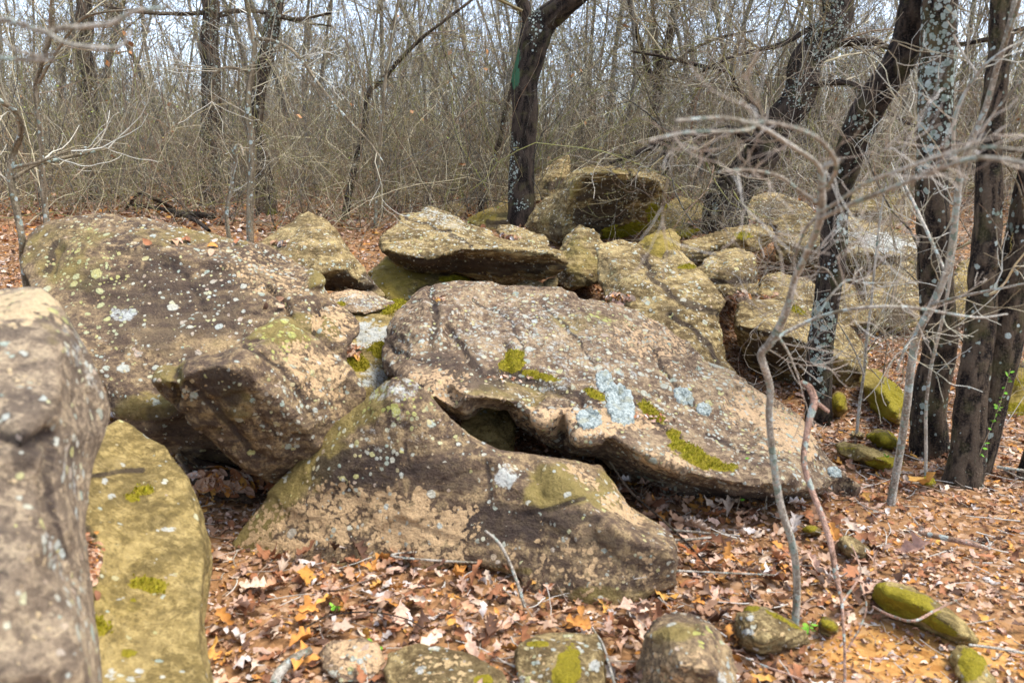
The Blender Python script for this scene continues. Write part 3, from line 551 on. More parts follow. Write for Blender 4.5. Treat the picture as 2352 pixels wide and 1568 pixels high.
rock('gapslab', 'pale green lichened slab with bright moss in the gap between the left and main boulders',
 [(785,720,4.75),(830,708,4.85),(900,712,4.85),(925,720,4.8),(920,780,4.5),(905,840,4.3),(895,900,4.1),(840,930,3.95),(790,890,4.0),(775,800,4.35)],
 [(850,760,4.5),(860,830,4.25),(850,880,4.05)], T=.4, mat=MAT_O, vox=.011, seed=31, amp=0.4, spl=[('pale',860,770,70,40,1.1),('pale',850,860,60,50,1.0),('moss',868,805,24,26,1.1),('moss',822,838,36,24,1.1),('dark',805,810,30,22,.9),('tan',850,810,30,14,.9)])
rock('gaptop', 'small reddish-brown rock with white lichen wedged behind the left boulder',
 [(735,680,4.95),(770,668,5.0),(815,662,5.05),(850,672,5.05),(890,690,5.0),(905,698,4.95),(880,712,4.8),(840,722,4.7),(790,715,4.7),(750,705,4.75)],
 [(810,690,4.8),(850,695,4.8)], T=.35, mat=MAT_M, vox=.011, seed=32, cat='rock', name='rock', spl=[('pale',830,695,60,22,.9),('moss',785,700,14,7,.9),('tan',800,675,60,14,.8)])
rock('mosscushion', 'bright green mossy stone tucked between the boulders left of the main one',
 [(852,728,4.85),(870,705,5.0),(900,692,5.1),(935,694,5.1),(925,712,4.95),(905,728,4.8),(875,735,4.75)], [(895,712,4.85)], T=.3, mat=MAT_O, vox=.01, seed=33, cat='rock', name='rock', spl=[('moss',895,712,60,40,1.2)])
rock('cave', 'shaded olive rock inside the hollow under the main boulder',
 [(1060,960,3.85),(1075,930,3.95),(1120,925,4.0),(1170,940,4.0),(1185,975,3.9),(1178,1040,3.75),(1100,1040,3.7),(1060,1000,3.75)], [(1120,980,3.75)], T=.4, mat=MAT_O, vox=.012, seed=34)
rock('shade', 'flat rock in deep shade under the left boulders',
 [(400,1040,3.5),(430,1020,3.7),(520,1045,3.8),(600,1080,3.8),(640,1120,3.6),(590,1160,3.45),(500,1150,3.4),(440,1100,3.4)], [(520,1100,3.5)], T=.4, mat=MAT_P, vox=.014, seed=35, spl=[('dark',520,1100,150,80,.8)])  # dark splat adds the gap's shadow to the rock colour
# mossy slabs at right
rock('mossslabA', 'moss-covered slanting slab between the lichened trunk and the sapling',
 [(1985,850,0.162),(2010,845,0.162),(2050,880,0.162),(2080,910,0.087),(2085,950,0.015),(2070,980,0.015),(2030,960,0.015),(1990,915,0.087),(1975,880,0.162)],
 [(2030,905,0.210),(2050,945,0.210)], zmode=True, T=.45, mat=MAT_O, vox=.013, seed=36, spl=[('moss',2040,920,46,60,.8),('olive',2030,900,80,80,1)])
rock('mossslabB', 'small mossy block at the foot of the lichened trunk',
 [(1905,920,0.065),(1920,898,0.115),(1940,905,0.115),(1945,940,0.065),(1930,960,0.016),(1912,955,0.016)], [(1928,930,0.147)], zmode=True, T=.3, mat=MAT_O, vox=.012, seed=37, cat='rock', name='rock', spl=[('moss',1925,925,22,30,.8),('olive',1925,930,40,40,1)])
rock('rslabC', 'low flat mossy slab in the leaves right of the main boulder tip',
 [(1920,1020,0.093),(1945,1015,0.093),(2000,1028,0.093),(2050,1045,0.054),(2075,1065,0.017),(2060,1085,0.017),(2020,1080,0.017),(1960,1055,0.054),(1925,1040,0.054)],
 [(1990,1045,0.118),(2040,1062,0.118)], zmode=True, T=.3, mat=MAT_O, vox=.011, seed=38, spl=[('moss',2030,1062,46,18,1),('moss',1950,1030,30,5,.5)])
rock('rslabD', 'small dark green mossy stone behind the low flat slab',
 [(1992,1000,0.108),(2010,988,0.108),(2040,992,0.108),(2062,1010,0.061),(2060,1030,0.016),(2020,1025,0.016)], [(2030,1010,0.137)], zmode=True, T=.25, mat=MAT_O, vox=.011, seed=39, cat='rock', name='rock', spl=[('moss',2028,1010,40,24,1.1)])
rock('rstone', 'orange-tan little stone in the leaves near the lichened trunk foot',
 [(1948,998,0.037),(1962,990,0.057),(1985,992,0.057),(1990,1005,0.018),(1965,1010,0.018)], [(1968,1001,0.068)], zmode=True, T=.12, mat=MAT_T, vox=.008, seed=40, cat='stone', name='stone')
rock('farright', 'yellow-green mossy slab over a dark gap at the right edge',
 [(2292,940,4.9),(2300,890,5.2),(2330,840,5.4),(2400,810,5.5),(2480,850,5.4),(2480,990,4.8),(2400,985,4.75),(2350,975,4.75),(2310,955,4.8)], [(2350,900,4.95),(2400,940,4.75)], T=.5, mat=MAT_O, vox=.014, seed=41, spl=[('moss',2325,940,40,18,.9),('moss',2345,880,30,12,.8),('olive',2340,900,90,90,1)])
# foreground stones
rock('f1', 'yellow mossy flat stone half buried in leaves at the bottom centre',
 [(1182,1500,0.073),(1190,1475,0.073),(1230,1458,0.073),(1300,1450,0.073),(1370,1455,0.073),(1388,1480,0.073),(1392,1560,0.045),(1380,1640,0.018),(1230,1640,0.018),(1190,1570,0.045)],
 [(1240,1490,0.091),(1330,1490,0.091),(1300,1560,0.091),(1370,1500,0.091)], zmode=True, T=.2, mat=MAT_T, vox=.009, fac=0.4, seed=42, amp=.6, spl=[('moss',1305,1530,34,60,.95,15),('moss',1235,1480,30,8,.8),('pale',1365,1530,26,22,1.2),('tan',1230,1530,50,50,.6)])
rock('f2', 'rounded brown boulder with whitish crust at the bottom right of centre',
 [(1462,1520,0.109),(1480,1460,0.210),(1510,1425,0.210),(1545,1410,0.210),(1600,1412,0.210),(1640,1440,0.210),(1665,1490,0.210),(1690,1545,0.109),(1720,1640,0.012),(1470,1640,0.012)],
 [(1540,1460,0.274),(1610,1460,0.274),(1560,1530,0.274),(1640,1540,0.274)], zmode=True, T=.35, mat=MAT_P, vox=.009, seed=43, spl=[('olive',1560,1450,60,30,.6),('yel',1620,1470,50,40,1),('pale',1610,1460,40,50,.5),('pale',1655,1555,24,30,1),('tan',1560,1540,90,60,.7)])
rock('f3', 'small tan stone with white lichen and a mossy crown right of the sapling foot',
 [(1688,1440,0.052),(1692,1408,0.090),(1715,1392,0.090),(1760,1396,0.090),(1810,1425,0.090),(1850,1452,0.052),(1858,1475,0.017),(1820,1492,0.017),(1750,1502,0.017),(1700,1480,0.017)],
 [(1740,1430,0.112),(1790,1455,0.112),(1740,1470,0.112)], zmode=True, T=.25, mat=MAT_T, vox=.008, fac=0.5, seed=44, cat='rock', name='rock', spl=[('pale',1720,1420,20,12,1.1),('pale',1715,1450,22,12,1.1),('moss',1725,1398,26,8,1),('moss',1800,1425,60,8,.9,28),('tan',1760,1460,70,30,.6)])
rock('f4', 'long half-sunken slab coated with golden moss at the lower right',
 [(2005,1372,.03),(2012,1345,.10),(2040,1335,.12),(2080,1345,.11),(2125,1362,.10),(2172,1393,.09),(2218,1428,.07),(2255,1470,.02),(2242,1488,.0),(2200,1484,.0),(2140,1458,.0),(2080,1428,.0),(2030,1402,.0)],
 [(2035,1360,.13),(2085,1380,.13),(2135,1402,.12),(2180,1430,.10),(2215,1458,.07)], zmode=True, T=.35, mat=MAT_O, vox=.009, fac=.4, seed=45, amp=.6, spl=[('moss',2075,1385,90,34,1.2,22),('moss',2150,1430,50,14,1.1,30)])
rock('f5', 'broad low tan stone at the bottom edge with a ring of white lichen',
 [(880,1540,0.068),(895,1500,0.068),(940,1478,0.068),(1010,1482,0.068),(1080,1505,0.068),(1150,1540,0.068),(1190,1600,0.043),(1150,1660,0.018),(900,1660,0.018)],
 [(960,1520,0.084),(1060,1550,0.084),(980,1590,0.084)], zmode=True, T=.2, mat=MAT_T, vox=.009, fac=0.4, seed=46, amp=.6, spl=[('pale',965,1538,12,10,1.2),('tan',1020,1540,110,50,.8),('moss',1110,1562,22,12,1)])
rock('f6', 'pinkish flat stone in the leaf litter left of the lichen-ringed stone',
 [(735,1500,0.032),(760,1470,0.047),(820,1462,0.047),(870,1480,0.047),(885,1520,0.032),(860,1560,0.019),(780,1570,0.019),(740,1540,0.019)],
 [(810,1510,0.055)], zmode=True, T=.15, mat=MAT_M, vox=.009, fac=0.4, seed=47, amp=.6, spl=[('tan',810,1510,90,60,1)], cat='stone', name='stone')
rock('f7', 'weathered grey-tan stone in the litter under the hanging dead branch',
 [(1922,1250,0.045),(1935,1232,0.072),(1965,1238,0.072),(1992,1260,0.045),(1985,1282,0.018),(1950,1280,0.018)], [(1955,1258,0.089)], zmode=True, T=.2, mat=MAT_T, vox=.008, seed=48, cat='stone', name='stone')
rock('f8', 'tiny mossy stone below the fallen main boulder tip',
 [(1838,1218,0.037),(1850,1205,0.057),(1880,1212,0.057),(1885,1228,0.018),(1855,1232,0.018)], [(1862,1218,0.068)], zmode=True, T=.12, mat=MAT_O, vox=.007, seed=49, cat='stone', name='stone', spl=[('moss',1860,1214,26,9,1)])
rock('f9', 'little mossy stone right of the grey sapling foot',
 [(1878,1428,0.064),(1895,1416,0.064),(1920,1430,0.064),(1930,1455,0.018),(1905,1462,0.018),(1885,1450,0.018)], [(1905,1440,0.079)], zmode=True, T=.12, mat=MAT_O, vox=.007, seed=50, cat='stone', name='stone', spl=[('moss',1900,1432,30,12,1.1,30)])
rock('f10', 'small moss-topped stone in the leaves between the right-hand saplings',
 [(2112,1105,0.035),(2125,1092,0.052),(2145,1098,0.052),(2150,1115,0.019),(2130,1120,0.019)], [(2130,1107,0.063)], zmode=True, T=.12, mat=MAT_O, vox=.008, seed=51, cat='stone', name='stone', spl=[('moss',2130,1102,26,14,1.1)])
rock('f11', 'golden mossy bank stone at the bottom right corner',
 [(2190,1500,0.047),(2215,1488,0.047),(2250,1510,0.047),(2280,1560,0.032),(2290,1640,0.019),(2230,1640,0.019),(2200,1560,0.032)], [(2235,1550,0.055)], zmode=True, T=.15, mat=MAT_O, vox=.009, seed=52, cat='stone', name='stone', spl=[('moss',2235,1530,50,40,1),('moss',2100,1550,40,30,1)])
# ---------------- bark ----------------
def bark_mat(name, ridge, groove, lich_amt=0.0, fine=90.):
    b = NB(name, .92, .15); c = b.coord(); rnd = b.new('ShaderNodeObjectInfo').outputs['Random']
    mp = b.new('ShaderNodeMapping'); mp.inputs['Scale'].default_value = (1, 1, .22); b.put(mp.inputs[0], c)
    n1, _ = b.noise(mp.outputs[0], 30., 5, .7); n2, _ = b.noise(c, fine, 4, .7); n3, _ = b.noise(c, 7., 4, .6)
    pa, pb = b.attr('pa'), b.attr('pb'); moss, pale, paint = b.sep(pa.outputs['Color']); bk, _, _ = b.sep(pb.outputs['Color'])
    f = b.mr(b.m('ADD', b.m('MULTIPLY', bk, .55), b.m('MULTIPLY', n1, .9)), .52, .95)
    col = b.mix(f, groove, ridge); col = b.mix(b.mr(n2, .45, .7, 0, .5), col, tuple(x * 1.8 for x in ridge))
    col = b.mix(b.m('MULTIPLY', b.mr(n3, .5, .68), .35), col, (.13, .12, .04))
    gp = b.mr(b.m('ADD', b.m('MULTIPLY', paint, .8), b.m('MULTIPLY', b.m('SUBTRACT', n1, .5), 2.6)), .45, .75)
    col = b.mix(b.m('MULTIPLY', gp, .7), col, (.06, .20, .10))
    d, vc = b.vor(c, 38.); r, g, bl = b.sep(vc)
    for sc, rm in ((26., .5), (55., .55)):
        d, vc = b.vor(b.vm('ADD', c, b.vm('SCALE', b.noise(c, 60., 2)[1], scale=.012)), sc); r, g, bl = b.sep(vc)
        m_ = b.m('MULTIPLY', b.mr(b.m('SUBTRACT', b.m('MULTIPLY', b.m('ADD', b.m('POWER', r, 1.5), .3), rm), d), 0, .06), b.m('LESS_THAN', g, b.m('ADD', b.m('MULTIPLY', pale, .95), lich_amt)))
        col = b.mix(b.m('MULTIPLY', m_, .9), col, b.ramp(b.m('ADD', b.m('MULTIPLY', bl, .6), b.m('MULTIPLY', n2, .4)), [(.2, (.22, .27, .2)), (.5, (.40, .46, .38)), (.8, (.55, .60, .54))]))
    col = b.mix(b.mr(moss, .4, .7), col, (.13, .13, .02))
    b.bump(b.m('ADD', b.m('MULTIPLY', n1, 1.6), b.m('MULTIPLY', n2, .5)), 1., .03); return b.done(col)
BARK_D = bark_mat("dark_oak_bark", (.070, .050, .036), (.009, .007, .006))
BARK_B = bark_mat("brown_oak_bark", (.12, .085, .055), (.011, .008, .007), .05)
BARK_G = bark_mat("grey_lichened_bark", (.56, .50, .40), (.26, .21, .15), .4)
BARK_S = bark_mat("brown_grey_sapling_bark", (.30, .235, .15), (.12, .09, .055), .22)
BARK_R = bark_mat("peeling_reddish_bark", (.55, .34, .24), (.24, .14, .09), .4)
def twig_mat():
    b = NB("twig_bark", .85, .2); a = b.attr('Col').outputs['Color']; n, _ = b.noise(b.coord(), 40., 3, .6)
    col = b.mix(b.mr(n, .35, .65, 0, .5), a, (.36, .34, .27)); return b.done(col)
TWIG = twig_mat()
def leafmat():
    b = NB("dry_leaf", .75, .25); a = b.attr('Col').outputs['Color']; n, _ = b.noise(b.coord(), 55., 4, .6)
    col = b.mix(b.mr(n, .4, .68, 0, .4), a, (.12, .05, .02), 'MIX'); b.bsdf.inputs['Subsurface Weight'].default_value = 0
    return b.done(col)
LEAF = leafmat()

def frames(Pt):
    T = np.gradient(Pt, axis=-2); T /= np.linalg.norm(T, axis=-1, keepdims=True) + 1e-12
    m = T.mean(-2, keepdims=True); ref = np.where(np.abs(m[..., 1:2]) > .8, np.array([0, 0, 1.]), np.array([0, 1., 0]))
    A = np.cross(T, ref); A /= np.linalg.norm(A, axis=-1, keepdims=True) + 1e-12; B = np.cross(T, A); return T, A, B
def to3(path):
    return np.array([np.append(P(x, y, d), wpx * .5 / FOC * math.hypot(d, 0) * (1.0)) for x, y, d, wpx in path])
def limb(name, pr, parent, mat, sides=None, step=None, amp=.0, flare=0., seed=0, paint=(), root=False, fur=(26., 5.)):
    """pr: rows x, y, z, radius. One continuous tapered limb with a closed tip."""
    pr = np.asarray(pr, float); L = np.linalg.norm(np.diff(pr[:, :3], axis=0), axis=1).sum(); rm = pr[:, 3].max()
    step = step or max(.008, rm * .22); n = int(np.clip(L / step, 8, 420)); sides = sides or int(np.clip(2 * math.pi * rm / step, 8, 110))
    Q = smooth_poly(pr, n); C = Q[:, :3]; R = np.maximum(Q[:, 3], .0008)
    C = C + (np.stack([perlin(C * 2.2 + seed), perlin(C * 2.2 + seed + 31), 0 * R], 1)) * (rm * .35)
    s = np.concatenate([[0], np.cumsum(np.linalg.norm(np.diff(C, axis=0), axis=1))])
    T, A, B = frames(C); a = np.linspace(0, 2 * np.pi, sides, endpoint=False)
    S_, AA = np.meshgrid(s, a, indexing='ij'); RR = R[:, None] * np.ones_like(AA)
    q = np.stack([np.cos(AA) * RR * fur[0], np.sin(AA) * RR * fur[0], S_ * fur[1]], -1).reshape(-1, 3) + seed * 3.1
    w = q + .5 * np.stack([perlin(q * .5), perlin(q * .5 + 7), 0 * q[:, 0]], 1)
    f1 = np.abs(perlin(w)); f2 = np.abs(perlin(w * np.array([1.9, 1.9, 2.6]) + 50)); bk = (sst(f1, .02, .42) * .65 + sst(f2, .02, .4) * .35).reshape(AA.shape)
    lump = perlin(np.stack([np.cos(AA) * 1.2, np.sin(AA) * 1.2, S_ / (rm * 5 + .01)], -1).reshape(-1, 3) + seed).reshape(AA.shape)
    rr = RR * (1 + .09 * lump) + amp * (bk - .6)
    if flare: rr = rr * (1 + flare * np.exp(-S_ / (rm * 1.6)) * (1 + .45 * np.sin(AA * 5 + seed)))
    V = C[:, None] + A[:, None] * (np.cos(AA) * rr)[..., None] + B[:, None] * (np.sin(AA) * rr)[..., None]
    V = V.reshape(-1, 3); i = np.arange(n * sides).reshape(n, sides); j = np.roll(i, -1, 1)
    F = np.stack([i[:-1], j[:-1], j[1:], i[1:]], -1).reshape(-1, 4)
    tip = len(V); V = np.vstack([V, C[-1] + T[-1] * R[-1], C[0] - T[0] * R[0] * .2])
    cap = np.array([(i[-1, k], i[-1, (k + 1) % sides], tip, tip) for k in range(sides)] + [(i[0, (k + 1) % sides], i[0, k], tip + 1, tip + 1) for k in range(sides)])
    # caps as a small second batch of quads with a tiny fan
    F = np.vstack([F, cap]); 
    pa = np.zeros((len(V), 4)); pb = np.zeros((len(V), 4)); pa[:, 3] = pb[:, 3] = 1; pb[:-2, 0] = bk.ravel()
    px, py = proj(V); wob = perlin(V * 14)
    for k, x, y, rx, ry, st in paint:
        ch = {'moss': 0, 'pale': 1, 'paint': 2}[k]
        m = (1 - sst(np.hypot((px - x) / rx, (py - y) / ry) + .3 * wob, .6, 1.15)) * st; pa[:, ch] = np.maximum(pa[:, ch], m)
    org = C[0] if root else None
    o = mk(name, V, F, mat, parent, origin=org, attrs={'pa': ('FLOAT_COLOR', pa), 'pb': ('FLOAT_COLOR', pb)})
    o.data.validate(); return o
def tubes(lines, sides, cols):
    """lines: (N, K, 4) rows x, y, z, r -> verts, quads, colours"""
    A_ = np.asarray(lines, float); N, K, _ = A_.shape; Pt = A_[..., :3]; R = A_[..., 3]
    T, A, B = frames(Pt); a = np.linspace(0, 2 * np.pi, sides, endpoint=False)
    V = Pt[:, :, None] + (A[:, :, None] * np.cos(a)[:, None] + B[:, :, None] * np.sin(a)[:, None]) * R[:, :, None, None]
    i = np.arange(N * K * sides).reshape(N, K, sides); j = np.roll(i, -1, 2)
    F = np.stack([i[:, :-1], j[:, :-1], j[:, 1:], i[:, 1:]], -1).reshape(-1, 4)
    C = np.ones((N, K, sides, 4)); C[..., :3] = np.asarray(cols)[:, None, None, :]
    return V.reshape(-1, 3), F, C.reshape(-1, 4)
TPAL = np.array([(.23, .165, .055), (.08, .053, .023), (.145, .10, .042), (.025, .018, .012), (.56, .47, .28), (.19, .18, .03), (.18, .095, .045), (.04, .027, .016)])
KP = 7
def rot_about(d, rs, lo, hi):
    a = np.cross(d, rs.normal(size=3)); a /= np.linalg.norm(a) + 1e-9; t = math.radians(rs.uniform(lo, hi)); return d * math.cos(t) + a * math.sin(t)
def grow(rs, p, d, L, r, lev, out, wig=.16, up=.05, kids=(4, 6), ang=(25, 60), shrink=.55, tipr=.25):
    pts = [p]; dd = d / np.linalg.norm(d); st = L / (KP - 1)
    for k in range(KP - 1):
        dd = dd + rs.normal(size=3) * wig + np.array([0, 0, up]); dd /= np.linalg.norm(dd); pts.append(pts[-1] + dd * st)
    pts = np.array(pts); rad = r * (1 - (1 - tipr) * np.linspace(0, 1, KP)); out.append(np.hstack([pts, rad[:, None]]))
    if lev <= 0: return
    for _ in range(rs.randint(kids[0], kids[1] + 1)):
        t = rs.uniform(.18, .98) * (KP - 1); i = int(t); f = t - i
        if i >= KP - 1: i = KP - 2; f = 1.
        q = pts[i] * (1 - f) + pts[i + 1] * f; tg = pts[i + 1] - pts[i]; tg /= np.linalg.norm(tg)
        grow(rs, q, rot_about(tg, rs, *ang), L * shrink * rs.uniform(.6, 1.2), rad[i] * .55, lev - 1, out, wig * 1.1, up, kids, ang, shrink, tipr)
def twigs_mesh(name, lines, parent, seed, sides=3, pal=TPAL, minr=.0012, w=None, origin=None):
    rs = np.random.RandomState(seed); L = np.array(lines); L[..., 3] = np.maximum(L[..., 3], minr)
    V, F, C = tubes(L, sides, pal[rs.choice(len(pal), len(L), p=w)] * rs.uniform(.75, 1.3, (len(L), 1)))
    return mk(name, V, F, TWIG, parent, origin=origin, attrs={'Col': ('FLOAT_COLOR', C)})
def twigs_from(pr, rs, n, L, r, lev, out, t0=.2, **k):
    pr = np.asarray(pr, float); Q = smooth_poly(pr, 60)
    for _ in range(n):
        i = int(rs.uniform(t0, .98) * 58); tg = Q[i + 1, :3] - Q[i, :3]; tg /= np.linalg.norm(tg)
        grow(rs, Q[i, :3], rot_about(tg, rs, 30, 75), L * rs.uniform(.5, 1.2), min(r, Q[i, 3] * .6), lev, out, **k)
def ground_base(pr, sink=.12):
    """carry the lowest row down to the soil"""
    b = pr[0].copy(); g = float(ground_z(b[0], b[1])) - sink
    if b[2] > g + .03:
        b[2] = g; b[3] *= 1.08; return np.vstack([b, pr])
    return pr
def MINR(pr): return .00045 * float(np.clip(pr[:, 1].mean(), 1., 4.))
def carry_up(pr):
    """let a stout stem go on past the picture's top and taper out"""
    if pr[-1, 3] < .017: return pr
    d = pr[-1, :3] - pr[-2, :3]; d /= np.linalg.norm(d); rows = [pr]; p = pr[-1, :3]
    for st, f in ((.8, .8), (1., .55), (1.2, .3), (1.2, .1)):
        d = d + np.array([0, 0, .35]); d /= np.linalg.norm(d); p = p + d * st; rows.append(np.append(p, pr[-1, 3] * f)[None])
    return np.vstack(rows)
def tree(name, label, path, mat, limbs=(), amp=.004, flare=.25, seed=0, paint=(), group=None, cat='tree', ntw=10, twL=.9, twr=.008, lev=2, t0=.35, fur=(28., 2.6), tw_pal=TPAL, kids=(3, 5), snap=True):
    pr = to3(path)
    if snap: pr = ground_base(pr)
    low = pr; pr = carry_up(pr)
    root = empty(name, pr[0, :3], label, cat, group)
    limb('trunk', pr, root, mat, amp=amp, flare=flare, seed=seed, paint=paint, fur=fur)
    rs = np.random.RandomState(seed + 77); out = []
    for i, l in enumerate(limbs):
        lm = mat if len(l) < 2 or not isinstance(l[1], bpy.types.Material) else l[1]
        pl = to3(l[0] if isinstance(l[0], list) else l); limb('branch', carry_up(pl), root, lm, amp=amp * .5, seed=seed + i + 1, paint=paint, fur=fur)
        if lev >= 0:
            ob = []; twigs_from(pl, rs, max(3, ntw // 2), twL * .8, twr, lev, ob, t0=.15, kids=kids); twigs_mesh('twigs', ob, root, seed + i, pal=tw_pal, minr=MINR(pr))
    if ntw: twigs_from(low, rs, ntw, twL, twr, lev, out, t0=t0, kids=kids)
    if out: twigs_mesh('twigs', out, root, seed, pal=tw_pal, minr=MINR(pr))
    return root
GREY = np.array([(.46, .41, .31), (.36, .31, .2), (.55, .52, .43), (.28, .22, .13)])
# central tree
tree('oak_tree', 'dark straight oak forking at the top with a green paint patch on its bark',
 [(1195,560,8.9,67.0),(1196,480,8.9,59.5),(1199,400,8.9,56.7),(1202,300,8.9,55.8),(1207,200,8.9,57.7),(1214,130,8.9,61.4),(1226,85,8.9,67.0),(1252,50,8.9,59.5),(1290,20,8.8,52.1),(1345,-30,8.7,46.5),(1420,-110,8.6,40.9),(1500,-260,8.5,27.9)], BARK_D,
 limbs=[[(1226,120,8.9,42),(1218,60,8.9,32),(1205,20,8.9,28),(1188,-30,8.9,26),(1150,-120,8.9,20),(1140,-260,9,12)]], amp=.012, seed=1, flare=.12, ntw=8, t0=.8, lev=3, twL=1.6, twr=.02,
 paint=[('paint',1183,150,13,70,1.15),('pale',1172,330,16,26,.8),('pale',1175,395,14,40,.75),('pale',1170,440,10,20,.8),('pale',1232,40,16,40,.6),('pale',1200,470,18,18,.6),('pale',1225,70,10,60,.5)])
tree('oak_tree', 'stout furrowed trunk at the upper left with a pale lichen disc near its foot',
 [(486,440,12.,44.8),(484,330,12.,41.6),(484,262,12.,43.2),(483,200,12.,40.0),(484,100,12.,37.6),(484,0,12.,36.0),(488,-120,12.,32.0)], BARK_B, limbs=[[(505,35,12,12),(545,25,12,9),(600,28,12,8),(680,50,12,6),(760,60,12,4)],[(465,30,12,10),(400,32,11.8,8),(320,28,11.6,7),(240,15,11.5,5)]], amp=.02, seed=2, ntw=8, lev=2, t0=.6, paint=[('pale',487,236,6,5,1.3),('pale',484,60,20,60,.3),('pale',490,180,16,40,.5)], fur=(20., 2.2))
tree('oak_tree', 'leaning furrowed trunk just right of the stout one, its foot wrapped in vines',
 [(608,545,10.5,49.6),(612,480,10.5,46.4),(606,400,10.5,38.4),(594,320,10.5,33.6),(590,250,10.5,32.0),(602,170,10.5,33.6),(618,90,10.5,33.6),(628,0,10.5,30.4),(640,-110,10.5,27.2)], BARK_B, limbs=[[(625,30,10.5,12),(680,45,10.4,8),(760,30,10.3,6)]], amp=.018, seed=3, ntw=8, lev=2, t0=.5, paint=[('pale',620,50,30,90,.5),('moss',625,500,20,30,.6)], fur=(20., 2.2))
tree('oak_tree', 'dark trunk at far left standing in the leaf litter', [(206,425,13.,39.0),(206,330,13.,33.8),(203,230,13.,33.0),(196,120,13.,31.5),(192,0,13.,30.0),(188,-120,13.,27.0)], BARK_B, amp=.02, seed=4, ntw=8, lev=2, t0=.4, fur=(20., 2.2))
tree('oak_tree', 'dark thin bent tree arching up to the right behind the peaked rock', [(788,545,9.6,20.4),(795,470,9.6,16.8),(812,400,9.6,14.4),(832,310,9.6,13.2),(850,215,9.6,12.0),(885,180,9.6,10.8),(935,120,9.6,9.0),(1010,55,9.6,7.2),(1100,-10,9.6,5.4)], BARK_B, amp=.006, seed=5, ntw=14, lev=2, t0=.3, twL=1.3)
tree('sapling', 'pale slender mottled sapling rising behind the left boulder', [(575,560,6.6,16.1),(576,430,6.6,14.4),(579,330,6.6,13.6),(570,235,6.6,13.6),(580,170,6.6,12.8),(586,110,6.6,11.9),(575,55,6.6,11.0),(563,-20,6.6,9.3),(555,-100,6.6,7.6)], BARK_S,
 limbs=[[(588,88,6.6,9),(630,95,6.55,7),(670,115,6.5,7),(705,155,6.45,7),(740,205,6.4,7),(790,265,6.3,6),(850,330,6.2,5),(882,375,6.15,3)],[(578,165,6.6,7),(520,155,6.5,6),(495,170,6.5,5),(480,190,6.5,3)],[(577,330,6.6,7),(555,260,6.6,6),(548,210,6.6,5),(550,150,6.5,3)]], amp=.001, flare=.1, seed=6, ntw=8, lev=1, twL=.7, twr=.005, tw_pal=GREY)
tree('sapling', 'crooked pale stem twisting up just behind the top edge of the left boulder', [(528,560,6.9,10.2),(520,500,6.9,9.3),(527,450,6.9,9.3),(540,400,6.9,8.5),(538,345,6.9,8.5),(552,335,6.9,6.8),(560,360,6.8,4.2)], BARK_S, amp=.001, flare=.1, seed=7, ntw=6, lev=1, twL=.5, twr=.004, tw_pal=GREY)
tree('sapling', 'kinked sapling with yellow lichen at the left edge, out of focus', [(58,640,4.6,16.1),(50,560,4.5,15.3),(40,500,4.5,15.3),(30,440,4.5,15.3),(25,390,4.5,14.4),(36,345,4.5,13.6),(48,300,4.4,12.8),(32,255,4.3,12.8),(0,232,4.2,11.0),(-60,200,4.,8.5)], BARK_S, limbs=[[(30,410,4.5,10),(80,380,4.6,8),(160,360,4.7,8),(230,345,4.8,6),(262,340,4.9,4)],[(28,385,4.5,9),(90,372,4.5,7),(150,350,4.6,6),(200,338,4.7,4)]], amp=.001, seed=8, ntw=6, lev=1, twL=.6, twr=.005, tw_pal=GREY)
tree('sapling', 'thin upright sapling left of the dark far-left trunk', [(106,500,7.6,13.6),(98,420,7.6,12.8),(94,330,7.6,11.9),(86,240,7.6,11.0),(84,190,7.6,10.2),(110,100,7.5,10.2),(120,50,7.5,10.2),(118,-60,7.5,8.5)], BARK_S, limbs=[[(88,190,7.6,7),(130,120,7.4,6),(180,50,7.2,6),(230,30,7.1,5),(320,20,7.,3)]], amp=.001, seed=9, ntw=10, lev=2, twL=.9, twr=.006)
tree('sapling', 'light straight young tree in the thicket left of the central oak', [(862,525,8.8,9.3),(868,400,8.8,8.5),(875,300,8.8,8.5),(882,200,8.8,7.6),(898,100,8.8,6.8),(915,0,8.8,6.0),(925,-90,8.8,5.1)], BARK_S, amp=.001, seed=10, ntw=16, lev=2, twL=1., twr=.006)
tree('sapling', 'small leaning dark stem at the thicket edge left of the central oak', [(1104,495,10.5,15),(1111,440,10.5,14),(1130,375,10.5,13),(1150,310,10.5,12),(1166,240,10.5,10),(1185,150,10.5,7)], BARK_B, amp=.002, seed=11, ntw=8, lev=2, twL=1., twr=.006)
tree('forked_tree', 'dark young tree forking into three stems right of the central oak', [(1494,420,12.5,22),(1499,320,12.5,22),(1504,235,12.5,24),(1518,175,12.5,22),(1535,100,12.5,20),(1552,10,12.5,17),(1560,-90,12.5,14)], BARK_B,
 limbs=[[(1505,200,12.5,14),(1482,135,12.5,12),(1458,60,12.5,11),(1440,-30,12.5,9)],[(1512,195,12.5,12),(1510,110,12.5,9),(1500,20,12.5,8),(1490,-60,12.5,6)],[(1525,160,12.5,9),(1590,115,12.4,7),(1660,85,12.3,6),(1740,70,12.2,4)]], amp=.006, seed=12, ntw=16, lev=3, twL=1.5, twr=.012)
